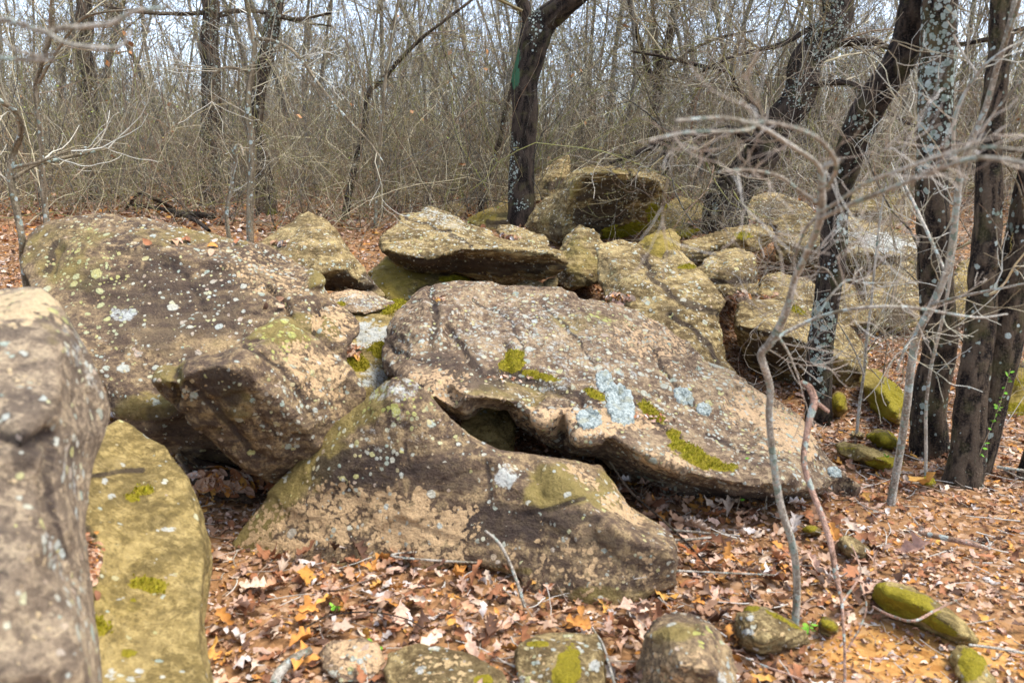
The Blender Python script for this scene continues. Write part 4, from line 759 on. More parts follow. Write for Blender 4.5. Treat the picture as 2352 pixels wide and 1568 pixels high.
# the leaning dark tree at the right
tree('leaning_oak', 'thick dark oak leaning right with a crooked tangle of lichened branches',
 [(1652,560,8.7,104),(1668,500,8.7,94),(1690,440,8.7,84),(1722,380,8.7,78),(1765,320,8.7,72),(1805,255,8.7,70),(1843,180,8.7,68),(1882,95,8.7,66),(1925,0,8.7,62),(1975,-110,8.7,54)], BARK_D,
 limbs=[[(1890,105,8.7,18),(1950,98,8.6,17),(2010,97,8.5,15),(2060,110,8.4,11)],[(1820,210,8.7,14),(1880,195,8.5,14),(1940,190,8.4,13),(1990,215,8.3,12),(2040,260,8.2,8)],[(1870,60,8.7,12),(1800,100,8.6,11),(1740,115,8.5,9),(1660,140,8.4,8),(1600,170,8.3,6)],[(1760,310,8.6,13),(1735,250,8.5,12),(1690,200,8.4,11),(1672,165,8.3,11),(1600,150,8.2,9),(1520,130,8.1,7),(1450,118,8.0,4)],
  [(1740,340,8.5,22),(1690,300,8.4,18),(1620,310,8.2,24),(1545,315,8.1,22),(1480,345,8.0,12),(1400,375,7.9,7)],[(1600,318,8.2,14),(1622,350,8.1,13),(1660,400,8.1,11),(1690,440,8.0,6)],[(1545,318,8.1,12),(1528,345,8.0,11),(1533,380,8.0,9),(1520,410,8.,4)],[(1900,60,8.7,12),(1890,-10,8.6,10),(1850,-60,8.5,8)]],
 amp=.012, seed=13, flare=.1, ntw=16, lev=3, twL=1.3, twr=.014, t0=.4, kids=(3, 5), paint=[('pale',1900,70,46,110,.8),('pale',1830,210,40,60,.45),('pale',1720,410,10,10,.9),('pale',1640,480,10,12,.9)])
tree('oak_tree', 'lichen-spotted dark trunk leaning right, just beyond the tip of the main boulder',
 [(1876,1010,4.75,66),(1880,930,4.75,61),(1883,840,4.75,60),(1887,740,4.75,58),(1897,640,4.75,58),(1908,560,4.75,58),(1920,470,4.75,60),(1940,390,4.7,62),(1968,300,4.6,66),(2010,225,4.5,68),(2060,150,4.4,68),(2090,80,4.35,66),(2108,0,4.3,66),(2120,-90,4.3,62),(2150,-220,4.3,54)], BARK_D, amp=.007, seed=14, flare=.15, ntw=0, lev=-1,
 paint=[('pale',1888,750,34,80,1.),('pale',1878,830,24,60,.8),('pale',1925,520,26,60,.85),('pale',1880,900,20,40,.5),('pale',1985,290,40,40,.6),('pale',1945,380,30,40,.35),('pale',1905,620,20,30,.4)], fur=(34., 4.))
tree('oak_tree', 'thick grey trunk heavily crusted with green-grey lichen above and dark below, right side',
 [(2136,1085,4.1,91.8),(2138,1020,4.1,83.3),(2141,900,4.1,78.2),(2150,760,4.1,74.8),(2152,620,4.1,73.1),(2146,500,4.1,68.0),(2138,400,4.1,66.3),(2146,260,4.1,69.7),(2158,120,4.1,73.1),(2165,0,4.1,73.1),(2172,-120,4.1,68.0)], BARK_B, amp=.009, seed=15, flare=.2, ntw=3, twL=.8, lev=1,
 paint=[('pale',2155,150,70,240,1.),('pale',2125,380,40,60,.7),('pale',2130,950,60,80,.12)], fur=(26., 5.))
r15 = tree('split_oak', 'rough brown double-stemmed trunk at the right edge with a glowing seam between the stems',
 [(2206,1150,3.72,91.8),(2210,1100,3.72,80.4),(2224,1000,3.75,75.4),(2238,860,3.78,68.9),(2252,700,3.8,64.0),(2264,560,3.8,59.0),(2278,420,3.8,54.1),(2292,250,3.8,49.2),(2304,100,3.8,45.9),(2315,-80,3.8,41.0)], BARK_B,
 limbs=[[(2225,1110,3.85,70),(2262,960,3.85,80),(2296,830,3.85,80),(2322,700,3.85,82),(2342,590,3.85,80),(2366,450,3.85,74),(2400,300,3.85,68),(2440,100,3.85,60)]], amp=.009, seed=16, flare=.2, ntw=3, twL=.7, lev=1, paint=[('pale',2300,500,50,60,.35),('pale',2340,620,20,20,.8),('moss',2190,1080,40,50,.4)], fur=(26., 5.))
r15['label'] = 'rough brown double-stemmed trunk at the right edge with a narrow gap between stems'
tree('oak_tree', 'slanting trunk foot cut off by the right edge of the picture', [(2322,1150,3.75,49.0),(2345,1110,3.75,40.6),(2372,1040,3.75,36.4),(2410,930,3.75,35.0),(2450,780,3.75,33.6),(2480,500,3.75,30.8)], BARK_B, amp=.008, seed=17, ntw=0, lev=-1, fur=(26., 5.))
# near saplings
SAP = BARK_G
tree('sapling', 'foreground grey sapling with a kinked stem and long pale branches sweeping right',
 [(1825,1425,2.5,20),(1829,1330,2.5,19),(1820,1250,2.48,18),(1796,1170,2.46,18),(1786,1115,2.44,19),(1773,1020,2.4,17),(1767,950,2.38,17),(1770,890,2.35,17),(1756,840,2.3,18),(1750,812,2.28,18),(1771,786,2.25,20),(1790,750,2.2,19),(1808,705,2.15,17),(1824,644,2.1,16),(1848,595,2.0,16),(1878,528,1.9,17),(1888,482,1.85,20),(1888,430,1.8,18),(1893,384,1.75,14),(1935,368,1.7,10)], SAP,
 limbs=[[(1752,808,2.28,11.2),(1795,770,2.3,10.4),(1856,738,2.3,9.6),(1917,717,2.25,8.8),(1998,705,2.2,8.8),(2079,705,2.2,8.0),(2140,713,2.2,7.2),(2242,729,2.2,5.6),(2315,721,2.2,3.2)],
  [(1886,500,1.85,12.0),(1957,468,1.7,11.2),(2039,436,1.55,11.2),(2120,405,1.45,10.4),(2222,367,1.35,10.4),(2300,365,1.3,9.6),(2400,385,1.25,8.8)],
  [(1890,485,1.85,8.8),(1937,455,1.7,8.0),(1994,418,1.55,7.2),(2079,386,1.45,7.2),(2161,357,1.4,7.2),(2260,338,1.35,6.4),(2400,352,1.3,5.6)],
  [(1884,470,1.85,9.6),(1836,438,1.75,8.8),(1787,404,1.7,8.0),(1714,390,1.6,7.2),(1650,396,1.55,5.6)],
  [(1889,400,1.76,10.4),(1872,371,1.65,10.4),(1810,329,1.55,9.6),(1747,292,1.5,8.8),(1664,271,1.45,8.0),(1550,277,1.4,6.4)],
  [(1740,288,1.5,7.2),(1705,300,1.47,7.2),(1580,304,1.42,6.4),(1490,322,1.38,4.8)],
  [(1882,495,1.87,8.0),(1852,522,1.9,7.2),(1832,570,1.95,6.4),(1815,619,2.0,4.0)],
  [(1878,727,2.28,6.4),(1901,688,2.28,5.6),(1925,660,2.28,5.6),(1949,644,2.28,4.8),(1990,650,2.28,4.0),(2075,648,2.28,2.4)],
  [(1925,660,2.28,4.0),(1900,620,2.28,4.0),(1870,612,2.28,2.4)],
  [(1780,760,2.2,6.4),(1812,812,2.25,4.8),(1835,870,2.3,3.2)],
  [(1900,430,1.7,12.0),(1920,380,1.5,10.4),(1880,320,1.35,9.6),(1790,285,1.25,8.8),(1700,280,1.2,6.4)],
  [(2100,412,1.46,6.4),(2090,440,1.5,4.8),(2060,470,1.55,4.0),(2040,530,1.6,2.4)]], amp=.0006, seed=21, flare=.15, ntw=5, twL=.27, twr=.0013, lev=1, t0=.45, tw_pal=np.array([(.42, .34, .26), (.30, .22, .16), (.5, .45, .38)]),
 paint=[('pale',1775,1090,30,60,.7),('pale',1780,770,40,40,.6)])
tree('dead_branch', 'reddish peeling dead branch hanging down in front of the main boulder tip',
 [(1941,1620,2.15,8),(1940,1560,2.17,8),(1938,1480,2.22,8),(1934,1420,2.28,8),(1932,1380,2.32,8),(1925,1345,2.36,13),(1918,1310,2.4,15),(1908,1245,2.45,15),(1887,1180,2.5,15),(1864,1120,2.54,15),(1847,1062,2.57,15),(1850,1012,2.6,15),(1859,962,2.62,17),(1869,922,2.64,19),(1858,890,2.66,17),(1838,876,2.68,10)], BARK_R,
 limbs=[[(1868,918,2.64,13),(1886,932,2.63,11),(1905,946,2.62,8)],[(1932,1385,2.32,6),(1975,1320,2.4,5),(1968,1280,2.45,4),(1955,1250,2.5,3)],[(1940,1500,2.2,5),(1975,1440,2.25,5),(1990,1390,2.3,4),(1975,1340,2.36,3)]], amp=.0008, seed=22, ntw=0, lev=-1, cat='branch', paint=[('pale',1920,1330,20,40,.8),('pale',1850,1050,14,40,.7)])
tree('sapling', 'slender tan sapling right of the lichen-spotted trunk, curving to the upper right',
 [(2042,1190,3.5,22),(2052,1120,3.5,19),(2062,1060,3.48,18),(2073,990,3.45,18),(2086,900,3.4,18),(2098,810,3.35,18),(2110,762,3.3,18),(2135,715,3.25,18),(2160,660,3.2,18),(2178,610,3.15,16),(2190,540,3.1,15),(2198,470,3.05,15),(2206,400,3.,14),(2226,330,2.95,14),(2262,250,2.9,13),(2292,150,2.85,13),(2320,60,2.8,12),(2345,-60,2.8,11)], SAP,
 limbs=[[(2172,630,3.2,9),(2135,545,3.3,8),(2100,470,3.4,7),(2065,400,3.5,5)],[(2140,700,3.22,8),(2190,685,3.1,7),(2260,670,3.,7),(2360,650,2.9,5)],[(2205,410,3.,9),(2190,330,2.95,8),(2200,250,2.9,8),(2245,170,2.85,7),(2300,120,2.8,6),(2380,80,2.8,4)],[(2245,170,2.85,6),(2210,120,2.9,5),(2190,80,2.9,4)],[(2110,762,3.3,9),(2080,800,3.25,7),(2060,850,3.2,4)],[(2300,130,2.85,8),(2330,40,2.7,8),(2352,-30,2.6,7)]], amp=.0006, seed=23, flare=.2, ntw=5, twL=.4, twr=.003, lev=1, tw_pal=GREY, paint=[('pale',2190,520,16,120,.6)])
tree('sapling', 'thin straight grey stem between the tan sapling and the double-stemmed trunk', [(2126,1140,3.75,9),(2128,1040,3.7,8),(2127,940,3.65,8),(2138,850,3.6,8),(2155,770,3.5,8),(2172,690,3.4,8),(2192,560,3.3,8),(2203,470,3.2,7),(2230,380,3.1,7),(2270,280,3.,6),(2350,180,2.9,4)], SAP, amp=.0004, seed=24, ntw=6, twL=.5, twr=.0025, lev=1, tw_pal=GREY)
tree('sapling', 'spindly crooked sapling standing against the rounded boulder', [(1968,1000,4.3,8),(1975,930,4.3,8),(1985,850,4.3,7),(1990,780,4.3,7),(2000,700,4.3,6),(2010,600,4.3,6),(2022,500,4.3,5),(2040,400,4.3,4)], SAP, limbs=[[(1985,860,4.3,5),(1960,800,4.2,4),(1925,740,4.1,3)]], amp=.0004, seed=25, ntw=8, twL=.5, twr=.0025, lev=1, tw_pal=GREY)
tree('overhanging_shrub', 'blurred leafless shrub branches reaching in at the top left corner',
 [(-420,900,1.9,22),(-330,600,1.7,18),(-220,250,1.5,15),(-100,70,1.4,14),(0,45,1.35,12),(52,58,1.32,12),(107,74,1.3,12),(137,65,1.3,12),(206,60,1.3,12),(258,52,1.3,11),(309,27,1.3,10),(385,17,1.3,7)], SAP,
 limbs=[[(107,74,1.3,10),(144,96,1.28,9),(192,107,1.26,9),(258,110,1.25,8),(286,99,1.25,7),(300,66,1.25,5)],[(-150,120,1.45,10),(-60,80,1.4,9),(0,89,1.35,8),(27,110,1.3,8),(86,129,1.3,8),(140,118,1.3,6)],[(-200,200,1.5,11),(-80,130,1.4,10),(0,134,1.3,10),(69,138,1.3,9),(130,138,1.3,6)],[(60,60,1.3,6),(48,35,1.28,5),(40,10,1.28,4)]], amp=.0004, seed=26, ntw=0, lev=-1, cat='shrub')
# shrubs tangled at the right and in the thicket edge
def shrub(name, label, px, py, d, n, L, r, seed, lev=2, pal=TPAL, ang=(5, 50), group=None, up=.06, wig=.2, kids=(3, 5)):
    rs = np.random.RandomState(seed); b = P(px, py, d); b[2] = float(ground_z(b[0], b[1])) - .03
    root = empty(name, b, label, 'shrub', group)
    for k in range(n):
        out = []; grow(rs, b + rs.normal(size=3) * [.08, .08, 0], rot_about(np.array([0, 0, 1.]), rs, *ang), L * rs.uniform(.6, 1.2), r * rs.uniform(.6, 1.2), lev, out, wig, up, kids, (25, 70), .6)
        twigs_mesh('stem', out, root, seed + k, pal=pal)
    return root
shrub('shrub', 'tangled pale shrub arching over the dark leaning oak foot', 1640, 500, 9.4, 5, 1.2, .006, 31, lev=3, pal=GREY, ang=(30, 85), up=-.03)
shrub('shrub', 'wiry shrub with pale curling stems above the jutting slab', 1760, 500, 8.2, 6, 1.3, .008, 32, lev=3, pal=GREY, ang=(20, 80), up=-.02)
shrub('shrub', 'dense twiggy shrub between the lichened trunks on the right', 2010, 560, 7.2, 6, 1.5, .009, 33, lev=3, ang=(10, 70), up=.0)
shrub('shrub', 'twiggy shrub in front of the long white-topped slab', 1960, 740, 6.0, 3, .8, .006, 34, lev=3, ang=(10, 70), up=.0)
shrub('shrub', 'branching grey shrub at the right edge behind the double trunk', 2330, 700, 5.6, 4, 1.9, .010, 35, lev=3, ang=(5, 60), up=.02)
shrub('shrub', 'bare shrub with drooping pale twigs left of the central oak', 930, 470, 10.2, 6, 1.7, .009, 36, lev=3, pal=GREY, ang=(20, 80), up=-.02)
shrub('shrub', 'bare tangled shrub above the peaked rock', 700, 500, 9.6, 7, 1.8, .009, 37, lev=3, pal=TPAL, ang=(15, 80), up=-.02)
shrub('shrub', 'arching twiggy shrub just left of the pale mottled sapling', 430, 500, 10.4, 6, 1.7, .009, 38, lev=3, ang=(15, 80), up=-.01)
shrub('shrub', 'greenish twiggy shrub near the far-left trunk', 300, 440, 12.0, 7, 2.0, .010, 39, lev=3, ang=(15, 75), up=.0)
shrub('shrub', 'grey shrub at the left edge of the wood', 30, 440, 11.0, 6, 2.2, .010, 40, lev=3, ang=(5, 60), up=.03)
RB = np.array([(.30, .23, .15), (.20, .13, .08), (.46, .40, .31), (.13, .08, .055)])
for k_, (x_, y_, d_, L_, lb) in enumerate(((2060,900,5.0,1.9,'wispy shrub left of the thick crusted trunk'),(1990,560,7.4,2.3,'upright wispy shrub over the long white-topped slab'),(1760,470,9.0,2.6,'high wispy shrub at the foot of the leaning dark oak'),(2330,900,4.7,1.9,'wispy shrub behind the double-stemmed trunk'),(1820,640,7.0,2.2,'tall fine-twigged shrub right of the leaning dark oak'),(2180,760,6.2,2.4,'tall fine-twigged shrub between the crusted and double trunks'),(1590,500,9.6,2.2,'fine reddish shrub behind and left of the leaning dark oak'))):
    shrub('shrub', lb, x_, y_, d_, 6, L_, .0036, 160 + k_ * 9, lev=3, ang=(5, 45), up=.02, wig=.2, pal=RB, kids=(3, 5))
for k_, (x_, y_, d_, lb) in enumerate(((640,540,8.6,'thorny brown shrub at the foot of the leaning furrowed trunk'),(380,500,9.2,'low brown brush behind the top of the left boulder'),(500,520,9.0,'dense low shrub between the crooked pale stem and the fallen limb'),(250,480,10.2,'knee-high olive brush near the arched dead limb'),(150,470,10.6,'loose brush left of the arched dead limb'),(820,520,8.8,'brown brush clump right of the peaked rock'),(1060,480,10.8,'brush clump behind the small pointed rock'),(960,490,9.8,'fine brown brush behind the flat slab'),(1400,400,10.2,'brown brush rising behind the tilted boulder'),(1130,450,11.0,'tangle of brown stems left of the central oak'))):
    shrub('shrub', lb, x_, y_, d_, 7, 1.5, .008, 60 + k_ * 9, lev=3, ang=(10, 80), up=.0, wig=.22)
shrub('shrub', 'low wiry bramble against the underside of the main boulder', 1440, 1095, 3.55, 5, .38, .0022, 41, lev=1, pal=np.array([(.30, .2, .12), (.22, .15, .09)]), ang=(20, 80), up=-.05)

# ---------------- the wood behind ----------------
def make_tree_proto(i):
    rs = np.random.RandomState(500 + i); H = rs.uniform(8, 11.5); r = rs.uniform(.035, .085)
    pts = [np.zeros(3)]; d = np.array([rs.normal() * .08, rs.normal() * .08, 1.]); 
    for k in range(9): d = d + rs.normal(size=3) * [.07, .07, 0]; d /= np.linalg.norm(d); pts.append(pts[-1] + d * H / 9)
    pr = np.hstack([np.array(pts), (r * np.linspace(1, .12, 10))[:, None]])
    out = []; Q = smooth_poly(pr, 60)
    for _ in range(15):
        t = rs.uniform(.12, .97); k = int(t * 58); tg = Q[k + 1, :3] - Q[k, :3]; tg /= np.linalg.norm(tg)
        grow(rs, Q[k, :3], rot_about(tg, rs, 25, 75), rs.uniform(1.0, 2.4) * (1.15 - t * .6), max(Q[k, 3] * .38, .008), 3, out, .15, .05, (3, 4), (25, 60), .58)
    Q2 = smooth_poly(pr, KP * 3 - 2)
    tr = [Q2[0:7], Q2[6:13], Q2[12:19]]
    V, F, C = tubes(np.array(tr), 8, np.array([(.07, .052, .032)] * 3)); tme = mk('trunk', V, F, TWIG, attrs={'Col': ('FLOAT_COLOR', C)})
    cme = twigs_mesh('branches', out, None, i, minr=.0042)
    return tme, cme
protos = [make_tree_proto(i) for i in range(7)]
rs = np.random.RandomState(99); placed = []; nt_ = 0
tries = 0
while nt_ < 230 and tries < 9000:
    tries += 1
    Y = 11.5 + 38 * rs.rand() ** 1.1; k = rs.uniform(-.68, .68); X = k * Y
    if Y < 14 and k < -.25: continue
    if any((X - a) ** 2 + (Y - b) ** 2 < .7 + Y * .012 for a, b in placed): continue
    placed.append((X, Y)); pi = nt_ % len(protos); tme, cme = protos[pi]
    z = float(ground_z(X, Y)) - .05
    e = empty('bare_tree', (X, Y, z), 'slender bare tree standing among the many in the dense wood behind', 'tree', 'bare trees of the background wood')
    if nt_ < len(protos): t, c = tme, cme
    else:
        t, c = tme.copy(), cme.copy(); COL.objects.link(t); COL.objects.link(c)
    t.parent = e; c.parent = e
    e.rotation_euler = (rs.normal() * .05, rs.normal() * .05, rs.uniform(0, 6.28)); s = rs.uniform(.7, 1.2); e.scale = (s, s, s); nt_ += 1
def undergrowth():
    rs = np.random.RandomState(5); N = 26000
    Y = 8.9 + 34 * rs.rand(N) ** 1.3; k = rs.uniform(-.72, .72, N); X = k * Y
    keep = ~((k < -.2) & (Y < 13. + 2 * perlin(np.stack([X * .4, Y * .4, 0 * X], 1))) & (rs.rand(N) > .42)) & ~((k < .0) & (Y < 10.2) & (rs.rand(N) > .5)); keep &= ((k < .05) | (Y > 11.0))
    X, Y, k = X[keep], Y[keep], k[keep]; N = len(X)
    L = rs.uniform(.7, 3.4, N) * (.85 + Y * .012); st = L / 9; K = 10
    d = rs.normal(size=(N, 3)) * [.35, .35, .1] + [0, 0, 1]; lie = rs.rand(N) < .28; d[lie] = rs.normal(size=(lie.sum(), 3)) * [1, 1, .4] + [0, 0, .5]
    p = np.stack([X, Y, ground_z(X, Y) - .03 + rs.rand(N) * .5 * L * .5], 1); pts = [p]
    for j in range(K - 1):
        d = d / np.linalg.norm(d, axis=1)[:, None]; d = d + rs.normal(size=(N, 3)) * .16 + np.array([0, 0, .02]) - np.array([0, 0, .10]) * lie[:, None]
        pts.append(pts[-1] + d / np.linalg.norm(d, axis=1)[:, None] * st[:, None])
    Pt = np.stack(pts, 1); r0 = rs.uniform(.003, .0085, N) * (.7 + Y * .022); R = r0[:, None] * np.linspace(1, .3, K)
    pal = TPAL; cols = pal[rs.randint(0, len(pal), N)] * rs.uniform(.8, 1.5, (N, 1))
    V, F, C = tubes(np.concatenate([Pt, R[..., None]], 2), 3, cols)
    # side twigs
    M = N * 3; par = rs.randint(0, N, M); ti = rs.randint(1, K - 1, M); q = Pt[par, ti]; dd = rs.normal(size=(M, 3)) + [0, 0, .5]; P2 = [q]; Ls = L[par] * rs.uniform(.08, .3, M)
    for j in range(4):
        dd /= np.linalg.norm(dd, axis=1)[:, None]; dd = dd + rs.normal(size=(M, 3)) * .3; P2.append(P2[-1] + dd / np.linalg.norm(dd, axis=1)[:, None] * (Ls / 4)[:, None])
    Pt2 = np.stack(P2, 1); R2 = (r0[par] * .5)[:, None] * np.linspace(1, .4, 5); V2, F2, C2 = tubes(np.concatenate([Pt2, R2[..., None]], 2), 3, cols[par])
    # buds and a few hanging dead leaves
    B = 11000; i = rs.randint(0, M, B); c = Pt2[i, rs.randint(0, 5, B)]; sz = rs.uniform(.010, .022, B) * (.6 + Y[par[i]] * .03); t = rs.rand(B) < .16; sz[t] *= 2.8
    u = rs.normal(size=(B, 3)); u /= np.linalg.norm(u, axis=1)[:, None]; v = np.cross(u, rs.normal(size=(B, 3))); v /= np.linalg.norm(v, axis=1)[:, None]
    q4 = np.stack([c, c + (u + v * .6) * sz[:, None], c + u * 1.9 * sz[:, None], c + (u - v * .6) * sz[:, None]], 1).reshape(-1, 3)
    lc = np.where(t[:, None], np.array([.50, .20, .05]), np.array([.30, .36, .05])) * rs.uniform(.6, 1.3, (B, 1)); C3 = np.ones((B, 4, 4)); C3[..., :3] = lc[:, None]
    F3 = np.arange(4 * B).reshape(B, 4)
    o = mk('undergrowth', np.vstack([V, V2, q4]), np.vstack([F, F2 + len(V), F3 + len(V) + len(V2)]), TWIG, attrs={'Col': ('FLOAT_COLOR', np.vstack([C, C2, C3.reshape(-1, 4)]))})
    tag(o, 'tangled leafless brush filling the wood behind the boulders', 'undergrowth', kind='stuff')
undergrowth()
# ---------------- leaf litter ----------------
def leaf_template(kind):
    n = 9; t = np.linspace(0, 1, n)
    if kind == 0: w = .30 * np.sin(np.pi * t ** .8) ** .6 * (.62 + .38 * np.cos(2 * np.pi * 3.4 * t + .4))      # lobed oak leaf
    elif kind == 1: w = .27 * np.sin(np.pi * t ** .85) ** .7
    else: w = .34 * np.sin(np.pi * t ** .7) ** .55 * (.7 + .3 * np.cos(2 * np.pi * 2.3 * t))
    w[0] = .012; w[-1] = .01
    y = t - .5; mid = np.stack([0 * t, y, 0 * t], 1); l = np.stack([-w, y + .05 * (w > .1), 0 * t], 1); r = np.stack([w, y + .05 * (w > .1), 0 * t], 1)
    V = np.vstack([mid, l, r]); F = []
    for i in range(n - 1): F += [(i, i + 1, n + i + 1, n + i), (i, 2 * n + i, 2 * n + i + 1, i + 1)]
    return V, np.array(F)
PAL = np.array([(.56, .36, .25), (.48, .27, .15), (.34, .14, .06), (.56, .24, .05), (.20, .085, .04), (.64, .48, .34), (.60, .52, .45), (.085, .042, .024), (.46, .29, .18), (.62, .32, .07)])
PW = np.array([.17, .17, .13, .07, .09, .11, .06, .07, .09, .04]); PW /= PW.sum()
def euler_mats(yaw, tx, ty):
    c, s = np.cos(yaw), np.sin(yaw); Z = np.zeros((len(yaw), 3, 3)); Z[:, 0, 0] = c; Z[:, 0, 1] = -s; Z[:, 1, 0] = s; Z[:, 1, 1] = c; Z[:, 2, 2] = 1
    c, s = np.cos(tx), np.sin(tx); A = np.zeros_like(Z); A[:, 0, 0] = 1; A[:, 1, 1] = c; A[:, 1, 2] = -s; A[:, 2, 1] = s; A[:, 2, 2] = c
    c, s = np.cos(ty), np.sin(ty); B = np.zeros_like(Z); B[:, 1, 1] = 1; B[:, 0, 0] = c; B[:, 0, 2] = s; B[:, 2, 0] = -s; B[:, 2, 2] = c
    return B @ A @ Z
def leaves(X, Y, size, kind, rs, lift, tilt=.45, pal=PAL, pw=PW):
    T, F = leaf_template(kind); N = len(X); m = len(T)
    V = np.tile(T, (N, 1, 1)); c1 = rs.normal(size=(N, 1)) * .75; c2 = rs.normal(size=(N, 1)) * .6 + .35; tw = rs.normal(size=(N, 1)) * .7
    V[..., 0] *= rs.uniform(.7, 1.15, (N, 1))
    V[..., 2] += c1 * V[..., 1] ** 2 + c2 * np.abs(V[..., 0]) + tw * V[..., 0] * V[..., 1] + .035 * rs.normal(size=(N, m))
    V = V * size[:, None, None]; M = euler_mats(rs.uniform(0, 6.28, N), rs.normal(size=N) * tilt * .8, rs.normal(size=N) * tilt * .8)
    V = np.einsum('nij,nmj->nmi', M, V); base = np.stack([X, Y, ground_z(X, Y) + lift], 1)
    V = V + base[:, None]; g = ground_z(V[..., 0], V[..., 1]) + .003; V[..., 2] = np.maximum(V[..., 2], g)
    C = np.ones((N, m, 4)); C[..., :3] = (pal[rs.choice(len(pal), N, p=pw)] * rs.uniform(.7, 1.15, (N, 1)))[:, None]; C[:, :, :3] *= rs.uniform(.85, 1.1, (N, m, 1))
    FF = (F[None] + (np.arange(N) * m)[:, None, None]).reshape(-1, 4)
    return V.reshape(-1, 3), FF, C.reshape(-1, 4)
def litter():
    rs = np.random.RandomState(3); parts = []
    def spread(n, y0, y1, pw=1.):
        Y = (y0 ** 2 + (y1 ** 2 - y0 ** 2) * rs.rand(n) ** pw) ** .5; X = rs.uniform(-.98, 1.0, n) * Y
        return X, Y
    def bare(X, Y):   # trodden orange earth at the lower right keeps only crumbs
        q = P(2120, 1500, 2.35); return np.exp(-(((X - q[0]) / .48) ** 2 + ((Y - q[1]) / .22) ** 2))
    for kind, n in ((0, 12500), (1, 8500), (2, 8000)):
        X, Y = spread(n, 1.6, 8.5); k = rs.rand(n) > bare(X, Y) * .85; X, Y = X[k], Y[k]
        parts.append(leaves(X, Y, rs.uniform(.024, .078, len(X)) * rs.uniform(.75, 1., len(X)), kind, rs, rs.rand(len(X)) ** 2 * .035))
    X = rs.uniform(-1.0, 1.5, 900); Y = rs.uniform(2.0, 3.7, 900); k = bare(X, Y) < .3; X, Y = X[k], Y[k]
    parts.append(leaves(X, Y, rs.uniform(.06, .115, len(X)), 0, rs, .015 + rs.rand(len(X)) * .04, .5))
    for kind, n in ((1, 50000), (2, 26000)):      # crumbs
        X, Y = spread(n, 1.6, 7.5); parts.append(leaves(X, Y, rs.uniform(.008, .034, n), kind, rs, rs.rand(n) * .012, .5))
    X, Y = spread(42000, 8.5, 22); X *= 1.; parts.append(leaves(X, Y, rs.uniform(.05, .11, len(X)), 1, rs, rs.rand(len(X)) * .03, .4))
    V = []; F = []; C = []; o = 0
    for v, f, c in parts: V.append(v); F.append(f + o); C.append(c); o += len(v)
    ob = mk('leaf_litter', np.vstack(V), np.vstack(F), LEAF, attrs={'Col': ('FLOAT_COLOR', np.vstack(C))}, smooth=True)
    tag(ob, 'carpet of dry brown and pale oak leaves covering the ground', 'leaf litter', kind='stuff')
litter()
def twig_litter():
    rs = np.random.RandomState(8); N = 4200; Y = (1.7 ** 2 + (60 - 2.9) * rs.rand(N)) ** .5; X = rs.uniform(-.7, .72, N) * Y; L = rs.uniform(.04, .28, N) * rs.rand(N) ** .5
    a = rs.uniform(0, 6.28, N); K = 6; pts = []; d = np.stack([np.cos(a), np.sin(a), rs.normal(size=N) * .12], 1); p = np.stack([X, Y, ground_z(X, Y) + .012 + rs.rand(N) * .03], 1)
    for j in range(K):
        pts.append(p.copy()); d = d + rs.normal(size=(N, 3)) * [.18, .18, .05]; p = p + d * (L / K)[:, None]
    Pt = np.stack(pts, 1); R = rs.uniform(.001, .0034, N)[:, None] * np.linspace(1, .5, K)
    pal = np.array([(.45, .40, .33), (.30, .24, .17), (.2, .12, .08), (.55, .5, .42)]); V, F, C = tubes(np.concatenate([Pt, R[..., None]], 2), 4, pal[rs.randint(0, 4, N)])
    tag(mk('twig_litter', V, F, TWIG, attrs={'Col': ('FLOAT_COLOR', C)}), 'small broken twigs scattered through the dry leaves', 'twigs', kind='stuff')
twig_litter()
def leaf_drift(key, label, pts, seed, n=260, size=(.03, .075)):
    """leaves caught on a rock: rained onto its surface"""
    o, V, F, N = ROCKS[key]; bv = BVHTree.FromPolygons([tuple(v) for v in V], [tuple(f) for f in F]); rs = np.random.RandomState(seed); T, LF = leaf_template(1); VV = []; FF = []; CC = []; c = 0
    for k in range(n):
        x, y, rx, ry = pts[rs.randint(len(pts))]; q = P(x + rs.normal() * rx * .5, y + rs.normal() * ry * .5, 1.); loc, nm, _, _ = bv.ray_cast(Vector((0, 0, CAMZ)), Vector(q - np.array([0, 0, CAMZ])).normalized())
        if loc is None: continue
        s = rs.uniform(*size); v = T.copy(); v[:, 2] += rs.normal() * .7 * v[:, 1] ** 2 + .5 * np.abs(v[:, 0]); M = euler_mats(rs.uniform(0, 6.28, 1), rs.normal(size=1) * .3, rs.normal(size=1) * .3)[0]
        R = Vector((0, 0, 1)).rotation_difference(nm).to_matrix(); v = (np.array(R) @ (M @ (v * s).T)).T + np.array(loc) + np.array(nm) * .012
        VV.append(v); FF.append(LF + c); c += len(v); col = PAL[rs.choice(len(PAL), p=PW)]; CC.append(np.tile(np.append(col, 1), (len(v), 1)))
    if VV: tag(mk('leaf_drift', np.vstack(VV), np.vstack(FF), LEAF, attrs={'Col': ('FLOAT_COLOR', np.vstack(CC))}), label, 'leaves', kind='stuff')
leaf_drift('smalltop', 'leaves caught beside the small rock on the flat slab', [(1160, 548, 30, 6)], 1, 60)
leaf_drift('backslab', 'leaves caught on the mossy slab behind the blunt boulder', [(1600, 515, 20, 8)], 2, 60)
leaf_drift('backleft', 'few dry leaves lying on top of the broad left boulder', [(430, 560, 120, 14), (620, 700, 40, 20)], 9, 16, (.035, .07))
leaf_drift('knob', 'leaves packed around the knobbly boulder', [(1700, 680, 30, 8)], 10, 50, (.03, .07))
leaf_drift('behindround', 'leaves lying on the flat rock behind the rounded boulder', [(1760, 690, 30, 10)], 11, 40, (.03, .07))
leaf_drift('midleft', 'leaves lodged on the peaked rock edge', [(650, 560, 20, 6)], 4, 14)
